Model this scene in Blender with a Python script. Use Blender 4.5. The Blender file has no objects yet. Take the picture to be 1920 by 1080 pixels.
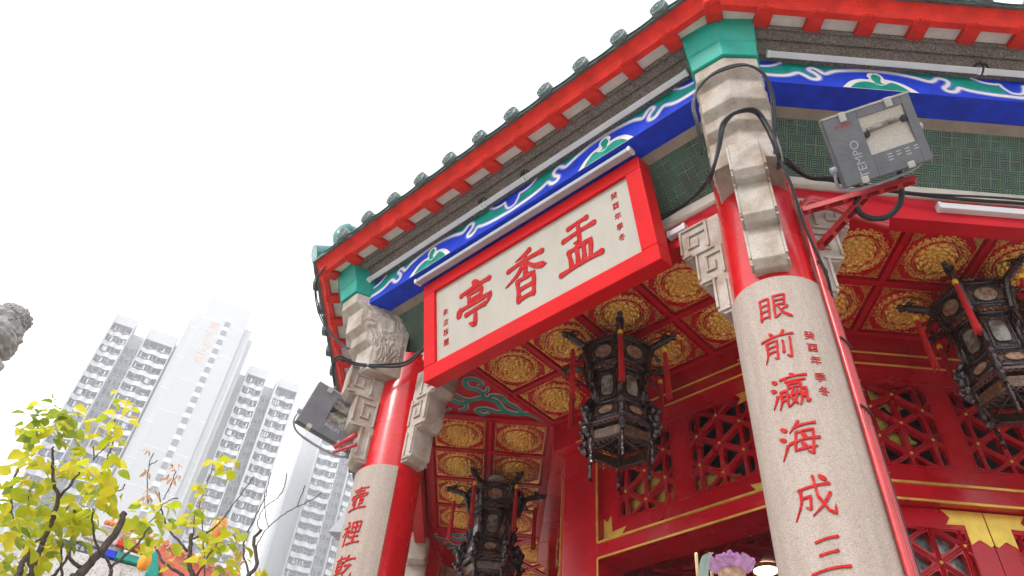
import bpy, bmesh, math, random
from mathutils import Vector, Matrix, Euler
from mathutils import noise as mnoise
from math import sin, cos, pi, radians, tan, sqrt, atan2
rnd = random.Random(7)
SC = bpy.context.scene
COL = SC.collection
T8 = tan(pi / 8)
HAZE = .0021

# ------------------------------------------------------------------ camera
CAM = Vector((-3.3234, -7.7460, 1.6))
CR = Vector((0.9965055954733474, -0.055903672508042915, 0.062059468177085325))
CU = Vector((-0.08321892174927766, -0.7281611926824159, 0.6803351295752772))
CF = Vector((-0.00715606408556964, 0.6831222854448793, 0.7302689462625178))
FPX, CX, CY = 1445.803, 982.13, 425.01

def at(u, v, D):
    """a point of the place seen at photo pixel (u, v), D metres deep"""
    return CAM + (CR * ((u - CX) / FPX) - CU * ((v - CY) / FPX) + CF) * D

def ath(u, v, d):
    """same, at horizontal distance d from the camera"""
    r = CR * ((u - CX) / FPX) - CU * ((v - CY) / FPX) + CF
    return CAM + r * (d / sqrt(r.x * r.x + r.y * r.y))

# ------------------------------------------------------------------ materials
def new_mat(name):
    m = bpy.data.materials.new(name); m.use_nodes = True
    nt = m.node_tree; b = nt.nodes['Principled BSDF']
    return m, nt, b

def node(nt, t, **kw):
    n = nt.nodes.new(t)
    for k, v in kw.items():
        if k.startswith('i_'):
            n.inputs[k[2:].replace('_', ' ')].default_value = v
        else:
            setattr(n, k, v)
    return n

def coords(nt, scale=(1, 1, 1), src='Object'):
    tc = node(nt, 'ShaderNodeTexCoord'); mp = node(nt, 'ShaderNodeMapping')
    mp.inputs['Scale'].default_value = scale
    nt.links.new(tc.outputs[src], mp.inputs[0])
    return mp.outputs[0]

def rgba(c): return (c[0], c[1], c[2], 1)

def paint(name, col, rough=.4, var=.12, nscale=6, bump=.05, bscale=60, dirt=None, dirtamt=.3, coat=0, metallic=0, spec=.5, streak=False):
    m, nt, b = new_mat(name)
    co = coords(nt)
    n1 = node(nt, 'ShaderNodeTexNoise'); n1.inputs['Scale'].default_value = nscale; n1.inputs['Detail'].default_value = 6
    nt.links.new(co, n1.inputs['Vector'])
    cr = node(nt, 'ShaderNodeValToRGB')
    cr.color_ramp.elements[0].position = .3; cr.color_ramp.elements[1].position = .7
    cr.color_ramp.elements[0].color = rgba([c * (1 - var) for c in col])
    cr.color_ramp.elements[1].color = rgba([min(1, c * (1 + var)) for c in col])
    nt.links.new(n1.outputs[0], cr.inputs[0])
    out = cr.outputs[0]
    if dirt:
        n2 = node(nt, 'ShaderNodeTexNoise'); n2.inputs['Scale'].default_value = nscale * .55; n2.inputs['Detail'].default_value = 9; n2.inputs['Roughness'].default_value = .7
        co2 = coords(nt, (3, 3, .5) if streak else (1, 1, 1))
        nt.links.new(co2, n2.inputs['Vector'])
        r2 = node(nt, 'ShaderNodeValToRGB'); r2.color_ramp.elements[0].position = .48; r2.color_ramp.elements[1].position = .75
        nt.links.new(n2.outputs[0], r2.inputs[0])
        mu = node(nt, 'ShaderNodeMath', operation='MULTIPLY'); mu.inputs[1].default_value = dirtamt
        nt.links.new(r2.outputs[0], mu.inputs[0])
        mx = node(nt, 'ShaderNodeMixRGB'); mx.inputs[2].default_value = rgba(dirt)
        nt.links.new(mu.outputs[0], mx.inputs[0]); nt.links.new(out, mx.inputs[1]); out = mx.outputs[0]
    nt.links.new(out, b.inputs['Base Color'])
    n3 = node(nt, 'ShaderNodeTexNoise'); n3.inputs['Scale'].default_value = bscale; n3.inputs['Detail'].default_value = 4
    nt.links.new(co, n3.inputs['Vector'])
    bp = node(nt, 'ShaderNodeBump'); bp.inputs['Strength'].default_value = bump * 4; bp.inputs['Distance'].default_value = .01
    nt.links.new(n3.outputs[0], bp.inputs['Height']); nt.links.new(bp.outputs[0], b.inputs['Normal'])
    rr = node(nt, 'ShaderNodeMapRange'); rr.inputs[3].default_value = max(.04, rough - .1); rr.inputs[4].default_value = min(1, rough + .12)
    nt.links.new(n1.outputs[0], rr.inputs[0]); nt.links.new(rr.outputs[0], b.inputs['Roughness'])
    b.inputs['Coat Weight'].default_value = coat; b.inputs['Coat Roughness'].default_value = .12
    b.inputs['Metallic'].default_value = metallic; b.inputs['Specular IOR Level'].default_value = spec
    return m

def stone(name, base, dark, light, scale=260, bump=.25, stain=None, stainamt=.4, contrast=1.0, bdist=.004, streak=False):
    m, nt, b = new_mat(name)
    co = coords(nt)
    v = node(nt, 'ShaderNodeTexVoronoi'); v.inputs['Scale'].default_value = scale * .5
    nt.links.new(co, v.inputs['Vector'])
    sx = node(nt, 'ShaderNodeSeparateColor'); nt.links.new(v.outputs['Color'], sx.inputs[0])
    cr = node(nt, 'ShaderNodeValToRGB'); e = cr.color_ramp.elements
    e[0].position = 0; e[0].color = rgba(dark); e[1].position = 1; e[1].color = rgba(light)
    a = cr.color_ramp.elements.new(.16); a.color = rgba([(x + y) / 2 for x, y in zip(dark, base)])
    a = cr.color_ramp.elements.new(.28); a.color = rgba(base)
    a = cr.color_ramp.elements.new(.75); a.color = rgba([(x * .6 + y * .4) for x, y in zip(base, light)])
    nt.links.new(sx.outputs[0], cr.inputs[0])
    n = node(nt, 'ShaderNodeTexNoise'); n.inputs['Scale'].default_value = 3.5; n.inputs['Detail'].default_value = 8; n.inputs['Roughness'].default_value = .65
    nt.links.new(coords(nt, (4, 4, .45)) if streak else co, n.inputs['Vector'])
    mx = node(nt, 'ShaderNodeMixRGB', blend_type='MULTIPLY')
    r2 = node(nt, 'ShaderNodeValToRGB'); r2.color_ramp.elements[0].position = .35; r2.color_ramp.elements[1].position = .6
    st = stain or [.8, .76, .7]
    r2.color_ramp.elements[0].color = rgba([1 - stainamt * (1 - s) * 1.6 for s in st]); r2.color_ramp.elements[1].color = (1, 1, 1, 1)
    nt.links.new(n.outputs[0], r2.inputs[0])
    mx.inputs[0].default_value = 1
    nt.links.new(cr.outputs[0], mx.inputs[1]); nt.links.new(r2.outputs[0], mx.inputs[2])
    nt.links.new(mx.outputs[0], b.inputs['Base Color'])
    n3 = node(nt, 'ShaderNodeTexNoise'); n3.inputs['Scale'].default_value = scale * .45; n3.inputs['Detail'].default_value = 3
    nt.links.new(co, n3.inputs['Vector'])
    bp = node(nt, 'ShaderNodeBump'); bp.inputs['Strength'].default_value = bump; bp.inputs['Distance'].default_value = bdist
    nt.links.new(n3.outputs[0], bp.inputs['Height']); nt.links.new(bp.outputs[0], b.inputs['Normal'])
    b.inputs['Roughness'].default_value = .75
    return m

M = {}
M['red_col'] = paint('red_column_paint', (.60, .005, .010), .26, .12, 3, .05, 14, coat=.45, spec=.4, dirt=(.38, .010, .012), dirtamt=.5, streak=True)
M['red_eave'] = paint('red_eave_paint', (.72, .034, .022), .5, .2, 8, .12, 70, spec=.12, dirt=(.34, .03, .025), dirtamt=.55)
M['red_ceil'] = paint('red_ceiling_paint', (.52, .004, .014), .38, .12, 4, .03, 30, coat=.03, spec=.22)
M['red_wall'] = paint('red_lacquer', (.50, .003, .013), .26, .16, 2.5, .05, 12, coat=.3, spec=.3, dirt=(.30, .008, .012), dirtamt=.45, streak=True)
M['red_wall2'] = paint('dark_red_lacquer', (.28, .004, .012), .3, .15, 4, .04, 30, coat=.3)
M['red_sign'] = paint('signboard_red', (.66, .006, .009), .36, .08, 3, .04, 24, coat=.0, spec=.14, dirt=(.36, .012, .015), dirtamt=.5)
M['gold'] = paint('gilding', (1.0, .56, .14), .27, .15, 40, .12, 110, metallic=.8, dirt=(.45, .18, .04), dirtamt=.4)
M['gold_trim'] = paint('gold_paint', (.80, .50, .10), .32, .15, 12, .05, 60, metallic=.55)
M['gold_flat'] = paint('gold_leaf_fitting', (.90, .66, .12), .36, .12, 14, .06, 50, metallic=.5)
M['gold_bright'] = paint('bright_gold_cloth', (1.0, .72, .16), .3, .2, 60, .3, 160, metallic=.4)
M['granite'] = stone('pink_granite', (.41, .335, .29), (.20, .165, .15), (.50, .42, .37), 760, .10, stain=[.78, .72, .66], stainamt=.35, streak=True)
M['cornice'] = stone('brown_granite', (.165, .135, .12), (.045, .035, .03), (.33, .29, .26), 330, .5, stainamt=.6, bdist=.006)
M['carved'] = stone('carved_granite', (.50, .445, .395), (.34, .29, .25), (.58, .535, .49), 620, .25, stain=[.55, .43, .33], stainamt=.55, bdist=.005)
M['cream'] = paint('cream_plaster', (.62, .56, .48), .8, .1, 5, .1, 40, dirt=(.33, .26, .2), dirtamt=.6)
M['white_infill'] = paint('white_infill', (.72, .67, .60), .8, .08, 9, .1, 60, dirt=(.45, .38, .3), dirtamt=.3)
M['brown_plaster'] = paint('brown_plaster', (.30, .25, .2), .85, .2, 6, .1, 40)
M['blue'] = paint('blue_paint', (.010, .05, .62), .42, .22, 9, .05, 40, spec=.25, dirt=(.03, .05, .30), dirtamt=.35)
M['light_blue'] = paint('light_blue_paint', (.16, .20, .78), .5, .1, 8, .02, 40)
M['green'] = paint('green_paint', (0.0, .29, .22), .5, .25, 10, .05, 40, spec=.25, dirt=(.01, .15, .12), dirtamt=.4)
M['white'] = paint('white_line_paint', (.80, .78, .74), .6, .06, 10, .02, 40)
M['teal'] = paint('teal_paint', (.0, .32, .25), .5, .18, 7, .06, 50, dirt=(.12, .22, .1), dirtamt=.35)
M['teal_glaze'] = paint('teal_glazed_tile', (.035, .19, .175), .18, .3, 9, .05, 40, coat=.6)
M['tile'] = paint('roof_tile', (.09, .15, .15), .42, .35, 22, .2, 90, dirt=(.42, .45, .43), dirtamt=.6, coat=.2)
M['sign_face'] = paint('signboard_face', (.44, .41, .355), .55, .06, 3, .03, 50, dirt=(.34, .29, .22), dirtamt=.45, streak=True)
M['letter_red'] = paint('red_lettering', (.46, .008, .010), .45, .2, 60, .1, 100, spec=.12, dirt=(.62, .16, .14), dirtamt=.35)
M['batten'] = paint('lamp_housing', (.66, .67, .69), .45, .06, 5, .02, 40)
M['batten_grey'] = paint('grey_lamp_housing', (.40, .42, .47), .4, .1, 5, .02, 40)
M['black'] = paint('black_cable', (.015, .016, .02), .45, .2, 20, .1, 80)
M['wood'] = paint('dark_rosewood', (.020, .007, .008), .25, .4, 14, .12, 60, coat=.4)
M['wood_light'] = paint('rosewood_edge', (.065, .020, .018), .3, .4, 14, .12, 60, coat=.5)
M['wood_back'] = paint('gilt_brown_board', (.07, .028, .014), .3, .5, 60, .2, 90, coat=.4, dirt=(.65, .36, .09), dirtamt=.4, metallic=.3)
M['tassel'] = paint('red_silk', (.50, .006, .010), .6, .2, 30, .2, 120)
M['steel'] = paint('bare_steel', (.55, .53, .5), .3, .15, 20, .05, 60, metallic=.8)
M['lampgrey'] = paint('floodlight_grey', (.15, .155, .175), .45, .15, 8, .08, 50, dirt=(.25, .24, .23), dirtamt=.3)
M['conduit'] = paint('red_conduit', (.50, .03, .035), .3, .15, 8, .05, 50, coat=.3)
M['stonewall'] = stone('pale_granite', (.58, .56, .54), (.33, .31, .3), (.72, .71, .7), 120, .3, stainamt=.15)
M['statue'] = stone('grey_carved_stone', (.36, .36, .365), (.26, .26, .26), (.44, .44, .445), 500, .5, stainamt=.4)
M['orange'] = paint('orange_tile', (.72, .20, .04), .35, .25, 8, .08, 50, coat=.3)
M['orange_bright'] = paint('orange_lantern_cloth', (.85, .32, .01), .6, .1, 12, .05, 50)
M['coral'] = paint('coral_paint', (.74, .17, .13), .6, .12, 8, .05, 50, spec=.2)
M['grey_dark'] = paint('dark_signboard', (.05, .06, .08), .45, .2, 10, .05, 50)
M['conc'] = paint('pale_concrete', (.50, .51, .525), .8, .03, .12, .0, 5)
M['conc2'] = paint('grey_render', (.42, .43, .46), .8, .15, .6, .0, 5)
M['conc3'] = paint('balcony_wall', (.62, .63, .65), .8, .12, .9, .0, 5)
M['soffit'] = paint('balcony_edge', (.40, .46, .46), .8, .25, .8, .0, 5)
M['glass_far'] = paint('far_window', (.20, .21, .25), .3, .5, 1.2, .0, 5)
M['joint'] = paint('panel_joint', (.66, .71, .71), .8, .1, 1, 0, 5)
M['signred_far'] = paint('faded_red_sign', (.72, .50, .42), .7, .1, 1, 0, 5)
M['cloth_blue'] = paint('laundry_blue', (.14, .17, .42), .8, .3, 3, 0, 5)
M['cloth_red'] = paint('laundry_red', (.60, .34, .30), .8, .3, 3, 0, 5)
M['cloth_dark'] = paint('laundry_dark', (.20, .20, .25), .8, .3, 3, 0, 5)
M['bark'] = paint('bark', (.13, .10, .09), .85, .35, 20, .5, 80)
M['paving'] = stone('paving', (.33, .31, .285), (.26, .245, .22), (.39, .37, .34), 60, .2, stainamt=.3)
M['petal'] = paint('violet_petal', (.66, .34, .66), .6, .35, 60, .05, 60)
M['pale_leaf'] = paint('pale_leaf', (.42, .55, .50), .5, .15, 20, .05, 60)
M['dry'] = paint('dry_flower_heart', (.40, .24, .16), .8, .3, 60, .3, 100)
M['bamboo'] = paint('bamboo_stick', (.70, .50, .26), .6, .1, 30, .05, 60)
M['white_plastic'] = paint('white_plastic', (.70, .72, .74), .4, .05, 10, 0, 60)
M['yellow'] = paint('yellow_cord', (.85, .55, .03), .6, .1, 30, .1, 100)
M['ground'] = stone('ground_paving', (.32, .305, .28), (.24, .23, .21), (.38, .365, .34), 20, .1, stainamt=.3)

def leafmat(name, col, col2):
    m, nt, b = new_mat(name)
    oi = node(nt, 'ShaderNodeTexNoise'); oi.inputs['Scale'].default_value = 5.0; oi.inputs['Detail'].default_value = 2
    nt.links.new(coords(nt), oi.inputs['Vector'])
    cr = node(nt, 'ShaderNodeValToRGB'); cr.color_ramp.elements[0].position = .38; cr.color_ramp.elements[1].position = .62
    cr.color_ramp.elements[0].color = rgba(col); cr.color_ramp.elements[1].color = rgba(col2)
    nt.links.new(oi.outputs[0], cr.inputs[0])
    nt.links.new(cr.outputs[0], b.inputs['Base Color']); b.inputs['Roughness'].default_value = .45
    tr = node(nt, 'ShaderNodeBsdfTranslucent'); nt.links.new(cr.outputs[0], tr.inputs[0])
    ms = node(nt, 'ShaderNodeMixShader'); ms.inputs[0].default_value = .58
    out = nt.nodes['Material Output']
    nt.links.new(b.outputs[0], ms.inputs[1]); nt.links.new(tr.outputs[0], ms.inputs[2]); nt.links.new(ms.outputs[0], out.inputs[0])
    return m
M['leaf_yg'] = leafmat('leaf_yellow_green', (.46, .56, .03), (.68, .68, .03))
M['leaf_y'] = leafmat('leaf_yellow', (.74, .66, .03), (.82, .74, .07))
M['leaf_g'] = leafmat('leaf_green', (.24, .34, .03), (.44, .50, .05))
M['leaf_dry'] = leafmat('leaf_dry', (.58, .30, .14), (.68, .38, .2))

def lattice_mat():
    """dark green board with embossed squares-in-squares, UV in metres"""
    m, nt, b = new_mat('green_fret_board')
    tc = node(nt, 'ShaderNodeTexCoord'); sp = node(nt, 'ShaderNodeSeparateXYZ'); nt.links.new(tc.outputs['UV'], sp.inputs[0])
    def mth(op, a, bb=None):
        n = node(nt, 'ShaderNodeMath', operation=op)
        for i, x in enumerate((a, bb)):
            if x is None: continue
            if isinstance(x, (int, float)): n.inputs[i].default_value = x
            else: nt.links.new(x, n.inputs[i])
        return n.outputs[0]
    cell = .138
    u = mth('DIVIDE', sp.outputs[0], cell); v = mth('DIVIDE', sp.outputs[1], cell)
    fu = mth('ABSOLUTE', mth('SUBTRACT', mth('FRACT', u), .5)); fv = mth('ABSOLUTE', mth('SUBTRACT', mth('FRACT', v), .5))
    d1 = mth('MAXIMUM', fu, fv)                         # concentric squares
    d2 = mth('MINIMUM', fu, fv)
    chk = mth('FRACT', mth('MULTIPLY', mth('ADD', mth('FLOOR', u), mth('FLOOR', v)), .5))
    sel = mth('GREATER_THAN', chk, .25)
    mixn = node(nt, 'ShaderNodeMix'); nt.links.new(sel, mixn.inputs[0]); nt.links.new(d1, mixn.inputs[2]); nt.links.new(mth('SUBTRACT', .5, d2), mixn.inputs[3])
    st = mth('SINE', mth('MULTIPLY', mixn.outputs[0], 2 * pi * 9))
    line = mth('GREATER_THAN', st, .25)
    n1 = node(nt, 'ShaderNodeTexNoise'); n1.inputs['Scale'].default_value = 7; n1.inputs['Detail'].default_value = 7
    nt.links.new(tc.outputs['Object'], n1.inputs[0])
    wear = node(nt, 'ShaderNodeValToRGB'); wear.color_ramp.elements[0].position = .35; wear.color_ramp.elements[1].position = .7
    wear.color_ramp.elements[0].color = (.018, .06, .055, 1); wear.color_ramp.elements[1].color = (.03, .15, .125, 1)
    nt.links.new(n1.outputs[0], wear.inputs[0])
    mx = node(nt, 'ShaderNodeMixRGB'); mx.inputs[2].default_value = (.23, .27, .17, 1)
    mu = mth('MULTIPLY', line, .8); nt.links.new(mu, mx.inputs[0]); nt.links.new(wear.outputs[0], mx.inputs[1])
    nt.links.new(mx.outputs[0], b.inputs['Base Color'])
    bp = node(nt, 'ShaderNodeBump'); bp.inputs['Strength'].default_value = .8; bp.inputs['Distance'].default_value = .006
    nt.links.new(st, bp.inputs['Height']); nt.links.new(bp.outputs[0], b.inputs['Normal'])
    b.inputs['Roughness'].default_value = .5
    return m
M['lattice'] = lattice_mat()

def glassy(name, col, col2, rough=.15, trans=0.0, scale=14):
    m, nt, b = new_mat(name)
    n = node(nt, 'ShaderNodeTexNoise'); n.inputs['Scale'].default_value = scale; n.inputs['Detail'].default_value = 5
    nt.links.new(coords(nt), n.inputs['Vector'])
    cr = node(nt, 'ShaderNodeValToRGB'); cr.color_ramp.elements[0].position = .4; cr.color_ramp.elements[1].position = .62
    cr.color_ramp.elements[0].color = rgba(col); cr.color_ramp.elements[1].color = rgba(col2)
    nt.links.new(n.outputs[0], cr.inputs[0]); nt.links.new(cr.outputs[0], b.inputs['Base Color'])
    b.inputs['Roughness'].default_value = rough; b.inputs['Coat Weight'].default_value = .8; b.inputs['Coat Roughness'].default_value = .05
    if trans:
        tr = node(nt, 'ShaderNodeBsdfTranslucent'); nt.links.new(cr.outputs[0], tr.inputs[0])
        ms = node(nt, 'ShaderNodeMixShader'); ms.inputs[0].default_value = trans
        nt.links.new(b.outputs[0], ms.inputs[1]); nt.links.new(tr.outputs[0], ms.inputs[2]); nt.links.new(ms.outputs[0], nt.nodes['Material Output'].inputs[0])
    return m
M['pane'] = glassy('painted_silk_pane', (.16, .14, .11), (.46, .44, .38), .2, .35)
M['pane2'] = glassy('painted_oval', (.26, .12, .08), (.42, .30, .20), .25, .2, 30)
M['lamp_glass'] = glassy('rippled_reflector', (.46, .41, .35), (.66, .62, .57), .12, 0, 190)
M['lamp_glass2'] = glassy('dusty_reflector', (.13, .12, .11), (.36, .34, .30), .25, 0, 25)
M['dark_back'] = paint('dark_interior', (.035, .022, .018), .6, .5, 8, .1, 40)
mm, nt_, b_ = new_mat('lit_downlight'); b_.inputs['Emission Color'].default_value = (1, .96, .88, 1); b_.inputs['Emission Strength'].default_value = 6
M['lit'] = mm
mm, nt_, b_ = new_mat('lantern_bulb'); b_.inputs['Emission Color'].default_value = (1, .70, .30, 1); b_.inputs['Emission Strength'].default_value = 4
M['bulb'] = mm

# ------------------------------------------------------------------ mesh helpers
def new_obj(name, bm, mats, parent=None, smooth=False, bevel=0, loc=None, rotz=0, mw=None, label=None, recalc=True):
    if recalc: bmesh.ops.recalc_face_normals(bm, faces=bm.faces)
    me = bpy.data.meshes.new(name); bm.to_mesh(me); bm.free()
    if not isinstance(mats, (list, tuple)): mats = [mats]
    for m in mats: me.materials.append(M[m] if isinstance(m, str) else m)
    if smooth:
        for p in me.polygons: p.use_smooth = True
        if smooth != 'all':
            me.set_sharp_from_angle(angle=radians(38))
    o = bpy.data.objects.new(name, me); COL.objects.link(o)
    if parent: o.parent = parent
    if loc is not None: o.location = loc
    o.rotation_euler.z = rotz
    if mw is not None: o.matrix_world = mw
    if bevel:
        md = o.modifiers.new('bevel', 'BEVEL'); md.width = bevel; md.segments = 2; md.limit_method = 'ANGLE'; md.angle_limit = radians(35)
    if label: o['label'] = label
    return o

def empty(name, loc=(0, 0, 0), rotz=0):
    o = bpy.data.objects.new(name, None); COL.objects.link(o); o.location = loc; o.rotation_euler.z = rotz
    o.empty_display_size = .1
    return o

def tag(o, label, cat, group=None, kind=None):
    if kind: o['kind'] = kind
    if label: o['label'] = label
    if cat: o['category'] = cat
    if group: o['group'] = group
    return o

def copy_tree(o, parent=None):
    c = o.copy(); COL.objects.link(c)
    if parent is not None: c.parent = parent
    for ch in [x for x in bpy.data.objects if x.parent == o]:
        copy_tree(ch, c)
    return c

def inst(o, name=None, loc=None, rotz=None, parent=None):
    c = o.copy(); COL.objects.link(c)
    if parent is not None: c.parent = parent
    if loc is not None: c.location = loc
    if rotz is not None: c.rotation_euler.z = rotz
    return c

def box(bm, x0, x1, y0, y1, z0, z1, mi=0, mat=None):
    vs = [Vector((x, y, z)) for x in (x0, x1) for y in (y0, y1) for z in (z0, z1)]
    if mat is not None: vs = [mat @ v for v in vs]
    v = [bm.verts.new(p) for p in vs]
    for f in ((0, 1, 3, 2), (4, 6, 7, 5), (0, 4, 5, 1), (2, 3, 7, 6), (0, 2, 6, 4), (1, 5, 7, 3)):
        fc = bm.faces.new([v[i] for i in f]); fc.material_index = mi
    return v

def prism(bm, pts, lo, hi, axes='xz', mi=0, mat=None, caps=True):
    """pts: 2-D outline in the plane 'axes', extruded along the third axis from lo to hi"""
    def mk(p, d):
        if axes == 'xz': v = Vector((p[0], d, p[1]))
        elif axes == 'xy': v = Vector((p[0], p[1], d))
        else: v = Vector((d, p[0], p[1]))
        return mat @ v if mat is not None else v
    a = [bm.verts.new(mk(p, lo)) for p in pts]; b = [bm.verts.new(mk(p, hi)) for p in pts]
    n = len(pts)
    for i in range(n):
        f = bm.faces.new((a[i], a[(i + 1) % n], b[(i + 1) % n], b[i])); f.material_index = mi
    if caps:
        f = bm.faces.new(a); f.material_index = mi
        f = bm.faces.new(list(reversed(b))); f.material_index = mi

def bayring(bm, prof, mi=0, half=None, uv=None):
    """closed section prof [(apothem, z)...] swept along one side of the octagon with mitred ends (bay local frame)"""
    n = len(prof)
    L = []; R_ = []
    for a, z in prof:
        h = a * T8 if half is None else half
        L.append(bm.verts.new((-h, -a, z))); R_.append(bm.verts.new((h, -a, z)))
    fs = []
    for i in range(n):
        f = bm.faces.new((L[i], L[(i + 1) % n], R_[(i + 1) % n], R_[i])); f.material_index = mi; fs.append(f)
    for vs in (L, R_):
        try:
            f = bm.faces.new(vs); f.material_index = mi
        except ValueError: pass
    return fs

def tube(bm, pts, r, n=8, mi=0, closed=False, caps=True, up=None):
    pts = [Vector(p) for p in pts]
    rs = r if isinstance(r, (list, tuple)) else [r] * len(pts)
    rings = []; N = len(pts)
    prev = None
    for i, p in enumerate(pts):
        t = (pts[min(i + 1, N - 1)] - pts[max(i - 1, 0)])
        if closed: t = pts[(i + 1) % N] - pts[(i - 1) % N]
        if t.length < 1e-9: t = Vector((0, 0, 1))
        t.normalize()
        if prev is None:
            a = Vector((0, 0, 1)) if abs(t.z) < .9 else Vector((1, 0, 0))
            x = t.cross(a).normalized()
        else:
            x = (prev - t * prev.dot(t))
            x = x.normalized() if x.length > 1e-6 else t.orthogonal().normalized()
        prev = x; y = t.cross(x)
        rings.append([bm.verts.new(p + (x * cos(2 * pi * k / n) + y * sin(2 * pi * k / n)) * rs[i]) for k in range(n)])
    m = N if closed else N - 1
    for i in range(m):
        A = rings[i]; B = rings[(i + 1) % N]
        for k in range(n):
            f = bm.faces.new((A[k], A[(k + 1) % n], B[(k + 1) % n], B[k])); f.material_index = mi; f.smooth = True
    if caps and not closed:
        for rg in (rings[0], rings[-1]):
            f = bm.faces.new(rg); f.material_index = mi

def lathe(bm, prof, n=24, mi=0, mat=None, cap=True):
    rings = []
    for r, z in prof:
        ring = []
        for k in range(n):
            v = Vector((r * cos(2 * pi * k / n), r * sin(2 * pi * k / n), z))
            ring.append(bm.verts.new(mat @ v if mat is not None else v))
        rings.append(ring)
    for A, B in zip(rings, rings[1:]):
        for k in range(n):
            f = bm.faces.new((A[k], A[(k + 1) % n], B[(k + 1) % n], B[k])); f.material_index = mi; f.smooth = True
    if cap:
        for rg in (rings[0], rings[-1]):
            f = bm.faces.new(rg); f.material_index = mi

def smooth_path(pts, n=6, closed=False):
    """Catmull-Rom"""
    P = [Vector(p) for p in pts]; out = []
    N = len(P); rng = range(N) if closed else range(N - 1)
    for i in rng:
        if closed: p0, p1, p2, p3 = P[(i - 1) % N], P[i], P[(i + 1) % N], P[(i + 2) % N]
        else: p0, p1, p2, p3 = P[max(i - 1, 0)], P[i], P[i + 1], P[min(i + 2, N - 1)]
        for k in range(n):
            t = k / n
            out.append(.5 * ((2 * p1) + (p2 - p0) * t + (2 * p0 - 5 * p1 + 4 * p2 - p3) * t * t + (3 * p1 - p0 - 3 * p2 + p3) * t ** 3))
    if not closed: out.append(P[-1])
    return out

def ribbon(bm, pts, w, z0, z1, mi=0, mat=None, closed=False):
    """flat 2-D strip along pts (x, y) in local xy, between heights z0 and z1; w number or list"""
    P = [Vector((p[0], p[1], 0)) for p in pts]; N = len(P)
    ws = w if isinstance(w, (list, tuple)) else [w] * N
    def X(v, z):
        q = Vector((v.x, v.y, z)); return mat @ q if mat is not None else q
    L0 = []; R0 = []; L1 = []; R1 = []
    for i in range(N):
        a = P[(i - 1) % N] if closed else P[max(i - 1, 0)]; b = P[(i + 1) % N] if closed else P[min(i + 1, N - 1)]
        t = b - a
        if t.length < 1e-9: t = Vector((1, 0, 0))
        t.normalize(); nn = Vector((-t.y, t.x, 0)) * ws[i] / 2
        L0.append(bm.verts.new(X(P[i] + nn, z0))); R0.append(bm.verts.new(X(P[i] - nn, z0)))
        L1.append(bm.verts.new(X(P[i] + nn, z1))); R1.append(bm.verts.new(X(P[i] - nn, z1)))
    m = N if closed else N - 1
    for i in range(m):
        j = (i + 1) % N
        for q in ((L1[i], R1[i], R1[j], L1[j]), (L0[i], L1[i], L1[j], L0[j]), (R1[i], R0[i], R0[j], R1[j])):
            f = bm.faces.new(q); f.material_index = mi
    if not closed:
        for i in (0, N - 1):
            f = bm.faces.new((L0[i], R0[i], R1[i], L1[i])); f.material_index = mi

def text_bm(s, size, extrude=.004, offset=.0, vertical=False):
    """lettering as a mesh in local xy, centred"""
    cu = bpy.data.curves.new('lettering', 'FONT'); cu.body = s; cu.size = size; cu.extrude = extrude
    cu.align_x = 'CENTER'; cu.align_y = 'CENTER'; cu.offset = offset; cu.resolution_u = 3
    ob = bpy.data.objects.new('lettering', cu); COL.objects.link(ob)
    dg = bpy.context.evaluated_depsgraph_get(); dg.update()
    me = bpy.data.meshes.new_from_object(ob.evaluated_get(dg))
    bm = bmesh.new(); bm.from_mesh(me)
    bpy.data.objects.remove(ob); bpy.data.curves.remove(cu); bpy.data.meshes.remove(me)
    if bm.verts:                                   # centre on its own ink
        xs = [v.co.x for v in bm.verts]; ys = [v.co.y for v in bm.verts]
        cx = (min(xs) + max(xs)) / 2; cy = (min(ys) + max(ys)) / 2
        for v in bm.verts: v.co.x -= cx; v.co.y -= cy
    return bm

def bold_text_bm(s, size, extrude=.004, w=.004, n=5):
    out = bmesh.new()
    for i in range(n):
        dx = w * cos(2 * pi * i / n) if i else 0; dy = w * sin(2 * pi * i / n) if i else 0
        t = text_bm(s, size, extrude + i * .00025, 0)
        bmesh.ops.triangulate(t, faces=t.faces)
        add_bm(out, t, Matrix.Translation((dx, dy, 0)))
    return out

def add_bm(dst, src, mat, mi=0):
    """append bmesh src to dst through a matrix"""
    mp = {}
    for v in src.verts: mp[v] = dst.verts.new(mat @ v.co)
    for f in src.faces:
        try:
            nf = dst.faces.new([mp[v] for v in f.verts]); nf.material_index = mi
        except ValueError: pass
    src.free()

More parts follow.
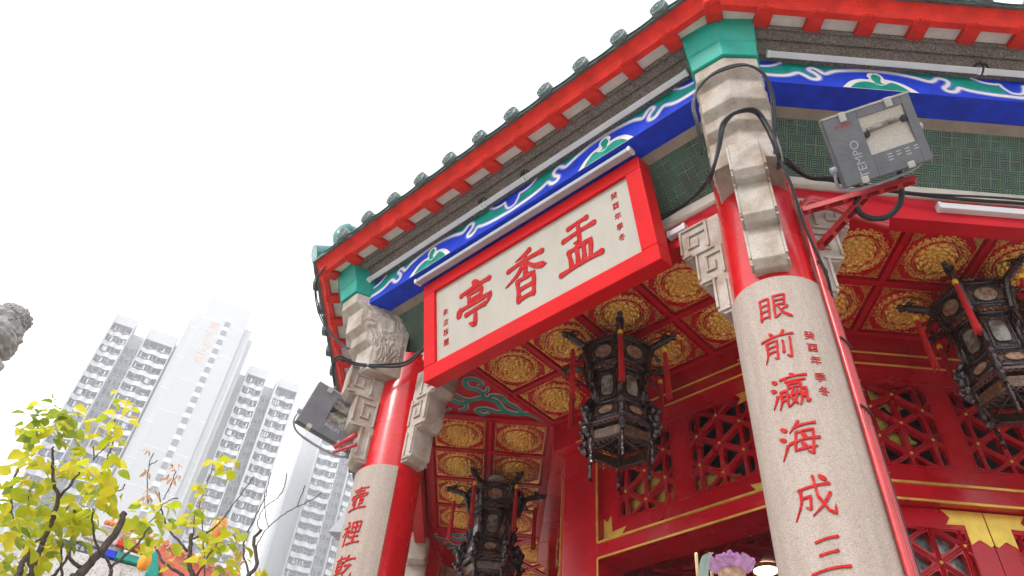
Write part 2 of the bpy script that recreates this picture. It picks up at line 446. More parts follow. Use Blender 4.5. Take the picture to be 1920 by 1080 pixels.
# brush-written characters: strokes on a 100 x 100 grid, h level, s upright, p falling left, n falling right, d dot, k hooked or turned
BRUSH = {
'盂': 'h28,92 70,95|h15,72 85,76|k50,94 51,52 41,56|s25,44 30,10|k25,44 75,47 70,11|s43,44 44,11|s58,45 57,11|h5,7 95,11',
'香': 'p62,98 50,93 30,89|h8,76 92,80|s50,92 50,50|p48,76 30,58 5,46|n52,76 72,58 96,50|s30,44 32,2|k30,44 70,46 68,2|h32,24 68,25|h32,4 68,5',
'亭': 'd45,99 56,90|h12,83 88,88|s32,76 35,60|k32,76 68,78 64,60|h35,61 65,62|d10,53 7,40|k10,51 92,54 83,40|h26,35 76,38|k51,36 51,5 38,12',
'眼': 's12,85 13,13|k12,85 38,87 37,14|h13,63 37,64|h13,42 37,43|h13,20 37,21|k52,90 84,92 80,56|h54,73 80,74|h54,56 80,57|k52,90 53,12 68,22|p88,48 80,42 70,37|n62,54 76,26 98,9',
'前': 'd32,98 39,87|p70,100 66,93 59,86|h6,79 95,85|p20,68 21,30 13,5|k20,68 50,70 49,8 41,13|h22,50 49,51|h22,33 49,34|s66,64 66,25|k86,72 86,5 76,12',
'瀛': 'd8,90 18,82|d3,65 14,58|p18,42 12,26 4,10|d57,99 65,92|h30,87 96,92|k42,88 42,76 92,78|s48,68 49,57|k48,68 80,70 79,58|h49,57 79,58|p28,50 28,20 21,2|k28,50 44,51 44,4|h29,36 43,37|h29,23 43,24|k60,52 53,28 68,8|p70,46 62,18 48,3|h48,33 75,37|p80,50 79,20 74,3|k80,50 92,51 92,10 99,14|d83,35 89,26',
'海': 'd8,88 20,79|d2,62 15,54|p20,38 13,22 4,5|p52,98 42,84 30,72|h42,83 92,88|k44,68 38,20 90,23|k44,68 86,70 80,5 69,11|h26,41 98,46|d58,62 67,52|d56,36 65,26',
'成': 'h18,71 88,77|p22,72 21,40 4,5|k22,50 44,52 42,22 33,27|k54,99 60,50 80,14 94,5 95,24|p87,54 70,28 46,7|d69,97 81,87',
'三': 'h24,82 76,90|h30,50 72,56|h6,10 94,18',
'壺': 'h14,89 86,94|s50,99 50,79|h28,78 72,81|d10,67 8,55|k10,66 91,69 84,57|h24,54 76,56|s38,54 38,9|s62,54 62,9|k24,42 24,27 38,27|k76,42 76,27 62,27|h24,42 37,43|h62,42 76,43|h6,5 94,9',
'裡': 'd21,98 30,90|k5,75 38,79 22,60 5,44|s24,60 24,1|d40,58 30,49|d29,48 42,36|s50,90 52,48|k50,90 90,92 88,49|h52,70 89,71|h52,50 88,51|s70,91 70,8|h52,29 90,32|h40,4 99,9',
'乾': 'h6,86 50,90|s28,99 28,76|s12,74 13,46|k12,74 45,76 43,47|h13,60 43,61|h13,47 43,48|h2,31 52,35|s28,46 28,0|p66,97 60,82 51,70|h60,79 97,84|k58,58 86,61 58,30 60,11 92,7 96,27',
}
def brush_bm(ch, size, w=8.5, th=.005):
    bm = bmesh.new(); r_ = random.Random(ord(ch))
    for si, st in enumerate(BRUSH[ch].split('|')):
        kd = st[0]; P = [tuple(float(v) for v in q.split(',')) for q in st[1:].split(' ')]
        P = [((x - 50) * .01 * size, (y - 50) * .01 * size, 0) for x, y in P]
        if kd in 'hs':
            (x0, y0, _), (x1, y1, _) = P[0], P[-1]
            nx, ny = -(y1 - y0), (x1 - x0); b_ = r_.uniform(.01, .035)
            P = [P[0], ((x0 + x1) / 2 + nx * b_, (y0 + y1) / 2 + ny * b_, 0), P[-1]]
            pts = smooth_path(P, 6)
        elif kd == 'k':      # turned strokes keep their corners
            pts = []
            for a, b in zip(P, P[1:]):
                for t in range(6): pts.append(V3(a).lerp(V3(b), t / 6))
            pts.append(V3(P[-1]))
        else: pts = smooth_path(P, 6)
        d0 = (pts[0] - pts[1]); d1 = (pts[-1] - pts[-2]); ww = w * .01 * size
        pts = [pts[0] + d0.normalized() * ww * .42] + pts + [pts[-1] + d1.normalized() * ww * .42]
        n = len(pts) - 1; ws = []
        for i in range(n + 1):
            t = i / n
            if kd == 'h': q = .78 + .42 * abs(2 * t - 1) ** 3 + (.12 if t > .85 else 0)
            elif kd == 's': q = 1.12 - .34 * sin(pi * min(1, t * 1.2)) + .08 * t
            elif kd == 'p': q = 1.15 * (1 - t) ** .75 + .10
            elif kd == 'n': q = .45 + 1.0 * t if t < .82 else 1.27 - (t - .82) * 6.2
            elif kd == 'd': q = .55 + .95 * sin(pi * min(1, t * .72 + .08))
            else: q = 1.0 - .22 * sin(pi * t * 3) ** 2 - (.7 * (t - .86) / .14 if t > .86 else 0)
            ws.append(max(.10, q) * ww * r_.uniform(.94, 1.06))
        ws[0] *= .42; ws[-1] *= .42 if kd in 'hs' else .5
        ribbon(bm, [(p.x, p.y) for p in pts], ws, 0, th + si * .00022)
    return bm
def V3(p): return Vector((p[0], p[1], 0))

def BAY(k): return -pi / 4 * k        # rotation of bay k's local frame (x along the side, -y outward)
def bayM(k): return Matrix.Rotation(BAY(k), 4, 'Z')
def RADA(k): return radians(-112.5) - pi / 4 * k    # radial direction of column k (0 = near, 1 = left ...)
def bayP(k, al, a, z): return bayM(k) @ Vector((al, -a, z))

# ------------------------------------------------------------------ ground
bm = bmesh.new()
box(bm, -320, 320, -320, 320, -.3, 0)
g = new_obj('ground', bm, 'ground'); tag(g, None, None, kind='structure')
bm = bmesh.new()
prism(bm, [(5.6 / cos(pi / 8) * cos(radians(-112.5 - 45 * i)), 5.6 / cos(pi / 8) * sin(radians(-112.5 - 45 * i))) for i in range(8)], .004, .30, 'xy')
g = new_obj('pavement', bm, 'paving', bevel=.02); tag(g, None, None, kind='structure')

# ------------------------------------------------------------------ pavilion
PAV = empty('pavilion', (0, 0, 0))
tag(PAV, 'octagonal red temple pavilion with granite-faced columns, blue painted beams and gilt coffered ceiling', 'pavilion')
R0 = 4.664; ZC = 5.80; AX = R0 * cos(pi / 8)
FULL = (0, 1, 2, 3, 7)          # bays built with detail
colx = [Vector((R0 * cos(RADA(k)), R0 * sin(RADA(k)), 0)) for k in range(8)]

# --- columns
def column_mesh():
    bm = bmesh.new()
    lathe(bm, [(.262, .30), (.262, 2.0), (.262, 4.0), (.258, 5.90)], 40)
    return bm
def bend_text(s, size, th, z, r, offset, bmdst, tilt=0):
    t = brush_bm(s, size * .95, 7.2) if s in BRUSH else text_bm(s, size, .003, 0)
    bmesh.ops.triangulate(t, faces=t.faces)
    xs = [v.co.x for v in t.verts]
    if xs:
        x = min(xs) + .02
        while x < max(xs):
            bmesh.ops.bisect_plane(t, geom=t.verts[:] + t.edges[:] + t.faces[:], plane_co=(x, 0, 0), plane_no=(1, 0, 0))
            x += .02
    mp = {}
    for v in t.verts:
        y = v.co.y; xx = v.co.x + tilt * y
        a = radians(th) + xx / r                  # +x on the face runs anticlockwise seen from above
        rr = r + .001 + max(0, v.co.z) * 1.0
        mp[v] = bmdst.verts.new((rr * cos(a), rr * sin(a), z + y))
    for f in t.faces:
        try: bmdst.faces.new([mp[v] for v in f.verts])
        except ValueError: pass
    t.free()

FRET = [(.15, 5.69), (.56, 5.69), (.56, 5.43), (.515, 5.39), (.455, 5.39), (.455, 5.13), (.41, 5.09), (.355, 5.09), (.355, 4.845), (.31, 4.80), (.15, 4.80)]
def fret_mesh():
    bm = bmesh.new()
    prism(bm, FRET, -.095, .095, 'xz')
    for s in (-1, 1):
        y0, y1 = (.095, .112) if s > 0 else (-.112, -.095)
        def bar(x0, x1, z0, z1): box(bm, x0, x1, y0, y1, z0, z1)
        # upper block frame + hook
        bar(.54, .557, 5.445, 5.68); bar(.33, .54, 5.66, 5.68); bar(.475, .54, 5.405, 5.425)
        bar(.33, .352, 5.42, 5.66); bar(.352, .50, 5.585, 5.607)
        bar(.478, .50, 5.47, 5.585); bar(.41, .478, 5.47, 5.492); bar(.41, .432, 5.492, 5.545)
        # middle block
        bar(.30, .475, 5.385, 5.403); bar(.434, .452, 5.15, 5.385); bar(.32, .434, 5.105, 5.125)
        bar(.245, .265, 5.13, 5.385); bar(.265, .385, 5.325, 5.345); bar(.365, .385, 5.19, 5.325); bar(.305, .365, 5.19, 5.21); bar(.305, .325, 5.21, 5.275)
        # lower block
        bar(.333, .352, 4.86, 5.105); bar(.255, .333, 4.82, 4.84); bar(.255, .275, 4.84, 5.07)
    return bm

PSEC = [(5.60, 5.185), (5.855, 5.192), (5.90, 5.262), (5.985, 5.275), (6.035, 5.345), (6.225, 5.362), (6.275, 5.438), (6.375, 5.45)]
def pier_mesh():
    bm = bmesh.new(); secs = PSEC
    rings = []
    for z, r in secs:
        w = .215
        rings.append([bm.verts.new((x, y, z)) for x, y in ((4.80, -w), (r - .075, -w), (r, 0), (r - .075, w), (4.80, w))])
    for A, B in zip(rings, rings[1:]):
        for i in range(5): bm.faces.new((A[i], A[(i + 1) % 5], B[(i + 1) % 5], B[i]))
    bm.faces.new(rings[0]); bm.faces.new(rings[-1])
    return bm
def cap_mesh():
    bm = bmesh.new()
    rings = []
    for z, r, w in ((6.378, 5.468, .222), (6.385, 5.474, .226), (6.505, 5.500, .236), (6.52, 5.512, .238), (6.74, 5.60, .262)):
        rings.append([bm.verts.new((x, y, z)) for x, y in ((4.90, -w), (r - .08, -w), (r, 0), (r - .08, w), (4.90, w))])
    for A, B in zip(rings, rings[1:]):
        for i in range(5): bm.faces.new((A[i], A[(i + 1) % 5], B[(i + 1) % 5], B[i]))
    bm.faces.new(rings[0]); bm.faces.new(rings[-1])
    return bm
def cloud_mesh():
    """rolling cloud relief on both flanks of the pier"""
    bm = bmesh.new()
    def rf(z):
        for (z0, r0), (z1, r1) in zip(PSEC, PSEC[1:]):
            if z0 <= z <= z1: return r0 + (r1 - r0) * (z - z0) / (z1 - z0)
        return PSEC[-1][1]
    for s in (-1, 1):
        n = 44; rows = []
        for i in range(n + 1):
            z = 5.66 + .66 * i / n; x1 = rf(z) - .10; row = []
            for j in range(n + 1):
                x = 4.82 + (x1 - 4.82) * j / n
                w1 = mnoise.noise(Vector((x * 5, z * 5, 1.3))); w2 = mnoise.noise(Vector((x * 5, z * 5, 7.1)))
                q = mnoise.noise(Vector((x * 9 + 2.2 * w1, z * 9 + 2.2 * w2, 3)))
                h = .018 * (.5 + .5 * sin(q * 15)) + .008 * mnoise.noise(Vector((x * 26, z * 26, 5)))
                e = min(i, n - i, j, n - j) / 5
                row.append(bm.verts.new((x, s * (.2152 + max(0, h) * min(1, e)), z)))
            rows.append(row)
        for A, B in zip(rows, rows[1:]):
            for j in range(n): bm.faces.new((A[j], A[j + 1], B[j + 1], B[j]))
    return bm

cm_col = new_obj('column', column_mesh(), 'red_col', PAV, smooth=True)
cm_pier = new_obj('corner_pier', pier_mesh(), 'carved', PAV, bevel=.008)
cm_cap = new_obj('pier_cap', cap_mesh(), 'teal', cm_pier, bevel=.006)
cm_cloud = new_obj('cloud_carving', cloud_mesh(), 'carved', cm_pier, smooth=True)
cm_fret = new_obj('fret_bracket', fret_mesh(), 'carved', PAV, bevel=.006)
def granite_mesh():
    bm = bmesh.new(); n = 40; z0, z1 = .45, 4.76; ri, ro = .255, .279
    A = []
    for i in range(n + 1):
        a = radians(-88 + 176 * i / n)
        A.append([bm.verts.new((r * cos(a), r * sin(a), z)) for r, z in ((ri, z0), (ro, z0), (ro, z1 - .008), (ro - .008, z1), (ri, z1))])
    for a, b in zip(A, A[1:]):
        for j in range(5):
            f = bm.faces.new((a[j], a[(j + 1) % 5], b[(j + 1) % 5], b[j])); f.smooth = True
    bm.faces.new(A[0]); bm.faces.new(A[-1])
    return bm
cm_gran = new_obj('granite_facing', granite_mesh(), 'granite', cm_col, smooth=True)
cm_gran.location = (0, 0, 0)
bm = bmesh.new(); lathe(bm, [(.44, .30), (.44, .40), (.38, .46), (.42, .60), (.34, .70), (.285, .74)], 32)
cm_base = new_obj('column_base', bm, 'carved', cm_col, smooth=True)

def set_rad(o, k, r=None):
    o.rotation_euler.z = RADA(k)
    o.location = colx[k] if r is None else Vector((0, 0, 0))
colobj = []
for k in range(8):
    c = cm_col if k == 0 else inst(cm_col); set_rad(c, k); colobj.append(c)
    if k:
        for ch in (cm_gran, cm_base):
            x = inst(ch); x.parent = c
    p = cm_pier if k == 0 else inst(cm_pier); set_rad(p, k, 0)
    if k:
        for ch in (cm_cap, cm_cloud):
            x = inst(ch); x.parent = p
    dirs = [RADA(k), BAY(k), BAY(k + 1) + pi]     # outward, along its right bay, along its left bay
    for j, d in enumerate(dirs):
        f = cm_fret if (k == 0 and j == 0) else inst(cm_fret)
        f.location = colx[k]; f.rotation_euler.z = d

# inscriptions
for ch, th, z, s in (('眼', -8, 4.527, .205), ('前', -13, 4.262, .20), ('瀛', -11, 3.975, .205), ('海', -12, 3.70, .205), ('成', -11, 3.40, .21), ('三', -9, 3.135, .19), ('島', -10, 2.86, .2)):
    bm = bmesh.new(); bend_text(ch, s, th, z, .279, .0042, bm, tilt=.08); new_obj('couplet_character', bm, 'letter_red', colobj[0])
for ch, z in zip('癸酉年季冬', (4.312, 4.229, 4.147, 4.040, 3.955)):
    bm = bmesh.new(); bend_text(ch, .061, 23, z, .279, 0, bm, tilt=.06); new_obj('small_character', bm, 'letter_red', colobj[0])
for ch, z in zip('壺裡乾坤', (4.475, 4.20, 3.93, 3.66)):
    bm = bmesh.new(); bend_text(ch, .20, 31, z, .279, .0035, bm, tilt=.08); new_obj('couplet_character', bm, 'letter_red', colobj[1])

# --- sides of the octagon
def strip_uv(o, axis_len):
    pass

def painted_scroll(bm):
    """scroll painting on the beam's face: local x = along, y = height above beam bottom; drawn for x<0 then mirrored"""
    H = .262
    for s in (1, -1):
        F = Matrix(((s, 0, 0, 0), (0, 0, -1, -4.926), (0, 1, 0, 6.292), (0, 0, 0, 1)))
        zz = {'g': .0015, 'l': .0030, 'w': .0045, 't': .006}
        # lower edge of the green cloud bank, from the pier to the centre
        edge = [(-2.0, .095), (-1.75, .080), (-1.62, .090), (-1.535, .135), (-1.50, .125), (-1.445, .072), (-1.40, .075), (-1.385, .105), (-1.405, .15), (-1.44, .185), (-1.42, .215), (-1.385, .205), (-1.34, .155),
                (-1.31, .165), (-1.24, .205), (-1.10, .235), (-.95, .245), (-.82, .235), (-.70, .205), (-.60, .165), (-.56, .175), (-.52, .215), (-.475, .21), (-.455, .175), (-.475, .13), (-.51, .095), (-.50, .058), (-.455, .052), (-.42, .08), (-.395, .11), (-.33, .085), (-.2, .060), (0.0, .046)]
        e = [(p.x, p.y) for p in smooth_path([(x, y, 0) for x, y in edge], 5)]
        # fill between edge and top (strip of quads, x monotone resampled by edge order)
        def fill(poly, lvl, mi):
            vs = [bm.verts.new(F @ Vector((x, y, zz[lvl]))) for x, y in poly]
            f = bm.faces.new(vs); f.material_index = mi
        fill(e + [(0, H), (-2.0, H)], 'g', 1)
        ribbon(bm, e, .058, .0016, zz['l'], 2, F)
        ribbon(bm, e, .030, .0016, zz['w'], 3, F)
        # blue reserve near the pier and by the centre
        b1 = [(-2.0, .19), (-1.8, .185), (-1.70, .205), (-1.62, .262)]
        b1 = [(p.x, p.y) for p in smooth_path([(x, y, 0) for x, y in b1], 5)]
        fill(b1 + [(-2.0, H)], 'l', 0)
        ribbon(bm, b1, .042, .0031, zz['w'], 2, F); ribbon(bm, b1, .020, .0031, zz['t'], 3, F)
        b2 = [(-.27, .262), (-.20, .21), (-.12, .195), (-.085, .20), (-.075, .16), (-.04, .10), (0, .088)]
        b2 = [(p.x, p.y) for p in smooth_path([(x, y, 0) for x, y in b2], 5)]
        fill(b2 + [(0, H)], 'l', 0)
        ribbon(bm, b2, .042, .0031, zz['w'], 2, F); ribbon(bm, b2, .020, .0031, zz['t'], 3, F)
        # lotus
        cx = -.972
        out = [(cx - .27, .0), (cx - .20, .085), (cx - .12, .125), (cx - .055, .13), (cx - .06, .175), (cx - .035, .215), (cx, .225), (cx + .04, .20), (cx + .055, .165), (cx + .06, .145), (cx + .13, .125), (cx + .20, .075), (cx + .26, .0)]
        o = [(p.x, p.y) for p in smooth_path([(x, y, 0) for x, y in out], 5)]
        fill(o, 'l', 3)
        inn = [(cx - .215, .004), (cx - .16, .065), (cx - .09, .095), (cx - .025, .085), (cx - .038, .14), (cx - .02, .19), (cx + .012, .195), (cx + .035, .165), (cx + .02, .10), (cx + .05, .08), (cx + .10, .105), (cx + .16, .06), (cx + .20, .004)]
        i_ = [(p.x, p.y) for p in smooth_path([(x, y, 0) for x, y in inn], 5)]
        fill(i_, 'w', 1)
        ribbon(bm, [(cx - .03, .075), (cx + .012, .06), (cx + .055, .075)], [.004, .010, .004], .0046, .0058, 3, F)

bm = bmesh.new(); bayring(bm, [(4.73, 6.292), (4.925, 6.292), (4.925, 6.556), (4.73, 6.556)])
pr_beam = new_obj('painted_beam', bm, 'blue', PAV)
bm = bmesh.new(); painted_scroll(bm)
pr_scroll = new_obj('scroll_painting', bm, ['blue', 'green', 'light_blue', 'white'], pr_beam, recalc=False)
bm = bmesh.new(); bayring(bm, [(4.60, 6.558), (4.925, 6.558), (4.975, 6.565), (5.040, 6.672), (5.052, 6.650), (5.075, 6.662), (5.105, 6.672), (5.128, 6.660), (5.14, 6.675), (5.14, 6.78), (4.60, 6.78)])
pr_corn = new_obj('stone_cornice', bm, 'cornice', PAV)
bm = bmesh.new(); bayring(bm, [(4.640, 6.262), (4.729, 6.292), (4.729, 6.36), (4.640, 6.36)])
pr_brown = new_obj('plaster_strip', bm, 'brown_plaster', PAV)
bm = bmesh.new(); uvl = bm.loops.layers.uv.new('UVMap')
fs = bayring(bm, [(4.385, 5.935), (4.655, 6.270), (4.640, 6.285), (4.370, 5.950)])
for f in bm.faces:
    for l in f.loops:
        c = l.vert.co; l[uvl].uv = (c.x + 5, (c.z - 5.935) * 1.285 + 3.0)
pr_latt = new_obj('green_fret_panel', bm, 'lattice', PAV)
bm = bmesh.new(); bayring(bm, [(4.22, 5.835), (4.375, 5.835), (4.392, 5.85), (4.392, 5.935), (4.375, 5.95), (4.22, 5.95)])
pr_ledge = new_obj('stone_ledge', bm, 'cream', PAV, bevel=.004)
bm = bmesh.new(); bayring(bm, [(4.24, 5.615), (4.36, 5.615), (4.36, 5.834), (4.24, 5.834)])
pr_rbeam = new_obj('red_beam', bm, 'red_ceil', PAV)
# eave: white infill, fascia, roof
bm = bmesh.new(); bayring(bm, [(5.10, 6.700), (5.27, 6.672), (5.27, 6.72), (5.10, 6.76)])
pr_white = new_obj('eave_infill', bm, 'white_infill', PAV)
bm = bmesh.new(); bayring(bm, [(5.247, 6.640), (5.292, 6.646), (5.302, 6.665), (5.322, 6.700), (5.350, 6.728), (5.372, 6.744), (5.372, 6.775), (5.247, 6.775)])
pr_fasc = new_obj('eave_board', bm, 'red_eave', PAV)
def roof_mesh():
    bm = bmesh.new()
    def zr(a): return 6.785 + (5.40 - a) * .46 + (5.40 - a) ** 2 * .035
    # base sheet
    sec = [5.40, 4.6, 3.8, 3.0, 2.0, 1.0, .05]
    L = [bm.verts.new((-a * T8, -a, zr(a))) for a in sec]; R_ = [bm.verts.new((a * T8, -a, zr(a))) for a in sec]
    L2 = [bm.verts.new((-a * T8, -a, zr(a) - .05)) for a in sec]; R2 = [bm.verts.new((a * T8, -a, zr(a) - .05)) for a in sec]
    for i in range(len(sec) - 1):
        bm.faces.new((L[i], R_[i], R_[i + 1], L[i + 1])); bm.faces.new((L2[i], L2[i + 1], R2[i + 1], R2[i]))
    bm.faces.new((L[0], L2[0], R2[0], R_[0]))
    # tile rows: half-round covers
    for k in range(-5, 6):
        x = k * .362 + .045; a_top = max(abs(x) / T8 + .05, .3)
        pts = [Vector((x, -a, zr(a) + .01)) for a in (5.40, 4.8, 4.2, 3.6, 3.0, 2.4, 1.8, 1.2, .6, .3) if a >= a_top]
        if len(pts) >= 2: tube(bm, pts, .06, 10)
    return bm
pr_roof = new_obj('roof', roof_mesh(), 'tile', PAV, smooth=True)
def tile_end_mesh():
    bm = bmesh.new()
    Mx = Matrix.Translation((0.045, -5.400, 6.790)) @ Matrix.Rotation(radians(90 - 2), 4, 'X') @ Matrix.Diagonal((.9, .9, 1, 1))
    lathe(bm, [(.0, .0), (.072, .0), (.078, .006), (.078, .045), (.066, .050), (.062, .043), (.052, .043), (.048, .050), (.040, .050), (.036, .043), (.02, .043), (.016, .052), (0.001, .054)], 28, 0, Mx, cap=False)
    for j in range(10):
        a = 2 * pi * j / 10
        tube(bm, [Mx @ Vector((.026 * cos(a), .026 * sin(a), .044)), Mx @ Vector((.034 * cos(a + .35), .034 * sin(a + .35), .047))], .004, 5)
        tube(bm, [Mx @ Vector((.055 * cos(a), .055 * sin(a), .044)), Mx @ Vector((.060 * cos(a + .2), .060 * sin(a + .2), .047))], .004, 5)
    return bm
pr_tile = new_obj('tile_end', tile_end_mesh(), 'tile', PAV, smooth=True)
def drip_mesh():
    bm = bmesh.new(); n = 8
    A = []
    for i in range(n + 1):
        t = i / n * 2 - 1; x = t * .150 + .226; sag = .022 * (1 - t * t)
        A.append([bm.verts.new((x, -a, z - sag)) for a, z in ((5.36, 6.790), (5.415, 6.778), (5.415, 6.771), (5.36, 6.779))])
    for a, b in zip(A, A[1:]):
        for j in range(4): bm.faces.new((a[j], a[(j + 1) % 4], b[(j + 1) % 4], b[j]))
    bm.faces.new(A[0]); bm.faces.new(A[-1])
    return bm
pr_drip = new_obj('drip_tile', drip_mesh(), 'tile', PAV, smooth=True)
def rafter_mesh():
    bm = bmesh.new()
    prism(bm, [(-5.128, 6.655), (-5.262, 6.634), (-5.290, 6.642), (-5.292, 6.664), (-5.262, 6.69), (-5.128, 6.73)], -.058, .058, 'yz')
    for s in (-1, 1):
        Mx = Matrix.Translation((s * .030, -5.286, 6.662)) @ Matrix.Rotation(radians(62), 4, 'X')
        lathe(bm, [(0.001, -.02), (.026, -.018), (.030, 0), (.026, .016), (.012, .022), (0.001, .022)], 14, 0, Mx, cap=False)
    return bm
pr_raft = new_obj('rafter_end', rafter_mesh(), 'red_eave', PAV, smooth=True, bevel=.005)

first = {}
def baypart(proto, k, child=None):
    if proto.name not in first:
        first[proto.name] = 1; o = proto
    else:
        o = inst(proto)
        if child: x = inst(child); x.parent = o
    o.rotation_euler.z = BAY(k); return o
for k in range(8):
    for pr, chd in ((pr_beam, pr_scroll), (pr_corn, None), (pr_brown, None), (pr_latt, None), (pr_ledge, None), (pr_rbeam, None), (pr_white, None), (pr_fasc, None), (pr_roof, None)):
        baypart(pr, k, chd)
def place_local(proto, k, dx):
    if proto.name not in first: first[proto.name] = 1; o = proto
    else: o = inst(proto)
    o.rotation_euler.z = BAY(k); o.location = bayM(k) @ Vector((dx, 0, 0)); return o
for k in (0, 1, 2):
    for i in range(-5, 6):
        place_local(pr_raft, k, i * .362); place_local(pr_tile, k, i * .362)
    for i in range(-6, 6): place_local(pr_drip, k, i * .362)
# corner rafters: rotate to the vertex direction
for k in (0, 1, 2):
    o = inst(pr_raft); o.rotation_euler.z = BAY(k) - pi / 8
    o.location = Matrix.Rotation(BAY(k) - pi / 8, 4, 'Z') @ Vector((0, -(5.27 / cos(pi / 8) - 5.27) - .01, 0))
# hip ridges with glazed end
def hip_mesh():
    bm = bmesh.new()
    pts = [Vector((r, 0, 6.84 + (5.84 - r) * .425 + (5.84 - r) ** 2 * .03)) for r in (5.86, 5.4, 4.8, 4.0, 3.0, 2.0, 1.0, .2)]
    tube(bm, pts, .10, 12)
    tube(bm, [p + Vector((0, 0, .13)) for p in pts[1:]], .075, 12)
    return bm
pr_hip = new_obj('hip_ridge', hip_mesh(), 'teal_glaze', PAV, smooth=True)
def finial_mesh():
    bm = bmesh.new()
    # upturned glazed ridge end: a fat roll that curls up and back
    pts = smooth_path([(5.45, 0, 7.10), (5.62, 0, 7.08), (5.74, 0, 7.16), (5.76, 0, 7.30), (5.66, 0, 7.40), (5.54, 0, 7.36)], 5)
    tube(bm, pts, [.11] * 8 + [.13] * 6 + [.12] * 6 + [.09] * 6, 16)
    lathe(bm, [(.001, -.06), (.12, -.05), (.15, 0), (.12, .05), (.001, .06)], 20, 0, Matrix.Translation((5.70, 0, 7.20)) @ Matrix.Rotation(pi / 2, 4, 'X'), cap=False)
    for v in bm.verts: v.co = Vector((5.57 + (v.co.x - 5.62) * .68, v.co.y * .72, 7.06 + (v.co.z - 7.06) * .72))
    box(bm, 5.46, 5.70, -.05, .05, 6.84, 7.02)
    return bm
pr_fin = new_obj('ridge_finial', finial_mesh(), 'teal_glaze', pr_hip, smooth=True)
for k in range(8):
    o = pr_hip if k == 0 else inst(pr_hip)
    o.rotation_euler.z = RADA(k)
    if k: x = inst(pr_fin); x.parent = o

# --- coffered ceiling
def ceiling_mesh():
    bm = bmesh.new()
    bayring(bm, [(2.90, 5.835), (4.25, 5.835), (4.25, 5.86), (2.90, 5.86)])
    zr0, zr1 = 5.792, 5.834
    for a0, a1 in ((2.918, 2.962), (3.522, 3.562), (4.122, 4.172)):
        box(bm, -1.20, 1.20, -a1, -a0, zr0, zr1)
    for x in (-1.20, -.6, 0, .6, 1.20):
        ex = .022
        for a0, a1 in ((2.963, 3.521), (3.563, 4.121)):
            box(bm, x - ex, x + ex, -a1, -a0, zr0 + .002, zr1)
    for s in (-1, 1):   # rim boards of the corner triangles
        P0 = Vector((s * 1.222, -2.918, 0)); P1 = Vector((s * 1.222, -4.172, 0))
        box(bm, min(s * 1.222, s * 1.26), max(s * 1.222, s * 1.26), -4.24, -2.95, zr0 - .006, zr1)
    return bm
pr_ceil = new_obj('coffered_ceiling', ceiling_mesh(), 'red_ceil', PAV)
def panel_mesh():
    """square coffer panel with gilt medallion, seen from below; local origin at panel centre, relief towards -z"""
    bm = bmesh.new()
    h = .262
    box(bm, -h, h, -h, h, 5.806, 5.834, 0)
    LAY = ((.148, 10, 0), (.120, 10, pi / 10), (.092, 8, 0), (.064, 8, pi / 8), (.036, 6, 0))
    def relief(x, y):
        r = sqrt(x * x + y * y); th = atan2(y, x)
        z = 0
        if r < .150:        # layered lotus of scalloped petals
            for li, (rr, n, ph) in enumerate(LAY):
                u = (((th + ph) * n / (2 * pi)) % 1) * 2 - 1
                re = rr * (.84 + .16 * sqrt(max(0, 1 - u * u)))
                if r < re:
                    t = (re - r) / .028
                    z = .003 + .008 * li + .026 * (1 - .85 * u * u) * math.exp(-(t - .30) ** 2 * 2.6) + .0025 * sin((re - r) * 520)
        elif .157 < r < .167: z = .013
        elif .176 < r < .234:
            q = (r - .205) / .029
            z = .006 * max(0, 1 - q * q) + .011 * sin(th * 30) * sin(r * 230 + 3 * sin(th * 15)) + .004 * sin(th * 47 + r * 120)
        return z
    nr, nt_ = 54, 144
    rings = []
    for i in range(nr + 1):
        r = .236 * i / nr
        ring = []
        for j in range(nt_ if i else 1):
            a = 2 * pi * j / nt_; x, y = r * cos(a), r * sin(a)
            ring.append(bm.verts.new((x, y, 5.8055 - relief(x, y))))
        rings.append(ring)
    for i in range(nr):
        A, B = rings[i], rings[i + 1]
        rm = .236 * (i + .5) / nr
        mi = 0 if (.150 < rm < .157) or (.168 < rm < .176) else 1
        for j in range(nt_):
            j2 = (j + 1) % nt_
            f = bm.faces.new((A[0], B[j], B[j2])) if i == 0 else bm.faces.new((A[j], B[j], B[j2], A[j2]))
            tha = 2 * pi * (j + .5) / nt_
            f.material_index = 0 if (rm > .176 and sin(tha * 30) * sin(rm * 230 + 3 * sin(tha * 15)) < -.42) or (rm > .222 and sin(tha * 30) < -.1) or (.132 < rm < .15 and abs(((tha * 10 / (2 * pi)) % 1) * 2 - 1) > .86) else mi; f.smooth = True
    # thin gilt border line and fret corners
    for s in (-1, 1):
        box(bm, -h + .012, h - .012, s * (h - .018) - .004, s * (h - .018) + .004, 5.799, 5.8055, 1)
        box(bm, s * (h - .018) - .004, s * (h - .018) + .004, -h + .022, h - .022, 5.799, 5.8055, 1)
    for sx in (-1, 1):
        for sy in (-1, 1):
            for m in range(3):
                L = .084 - m * .026; o = h - .026 - m * .0205
                x0, x1 = sorted((sx * o, sx * (o - .0125))); y0, y1 = sorted((sy * (h - .026), sy * (h - .026 - L)))
                box(bm, x0, x1, y0, y1, 5.796, 5.8055, 1)
                for q in range(int(L / .024)):
                    yy = sy * (h - .030 - q * .024); ya, yb = sorted((yy, yy - sy * .010))
                    xa, xb = sorted((sx * (o - .0125), sx * (o - .0205)))
                    box(bm, xa, xb, ya, yb, 5.797, 5.8055, 1)
    return bm
pr_pan = new_obj('coffer_panel', panel_mesh(), ['red_ceil', 'gold'], pr_ceil, recalc=True)
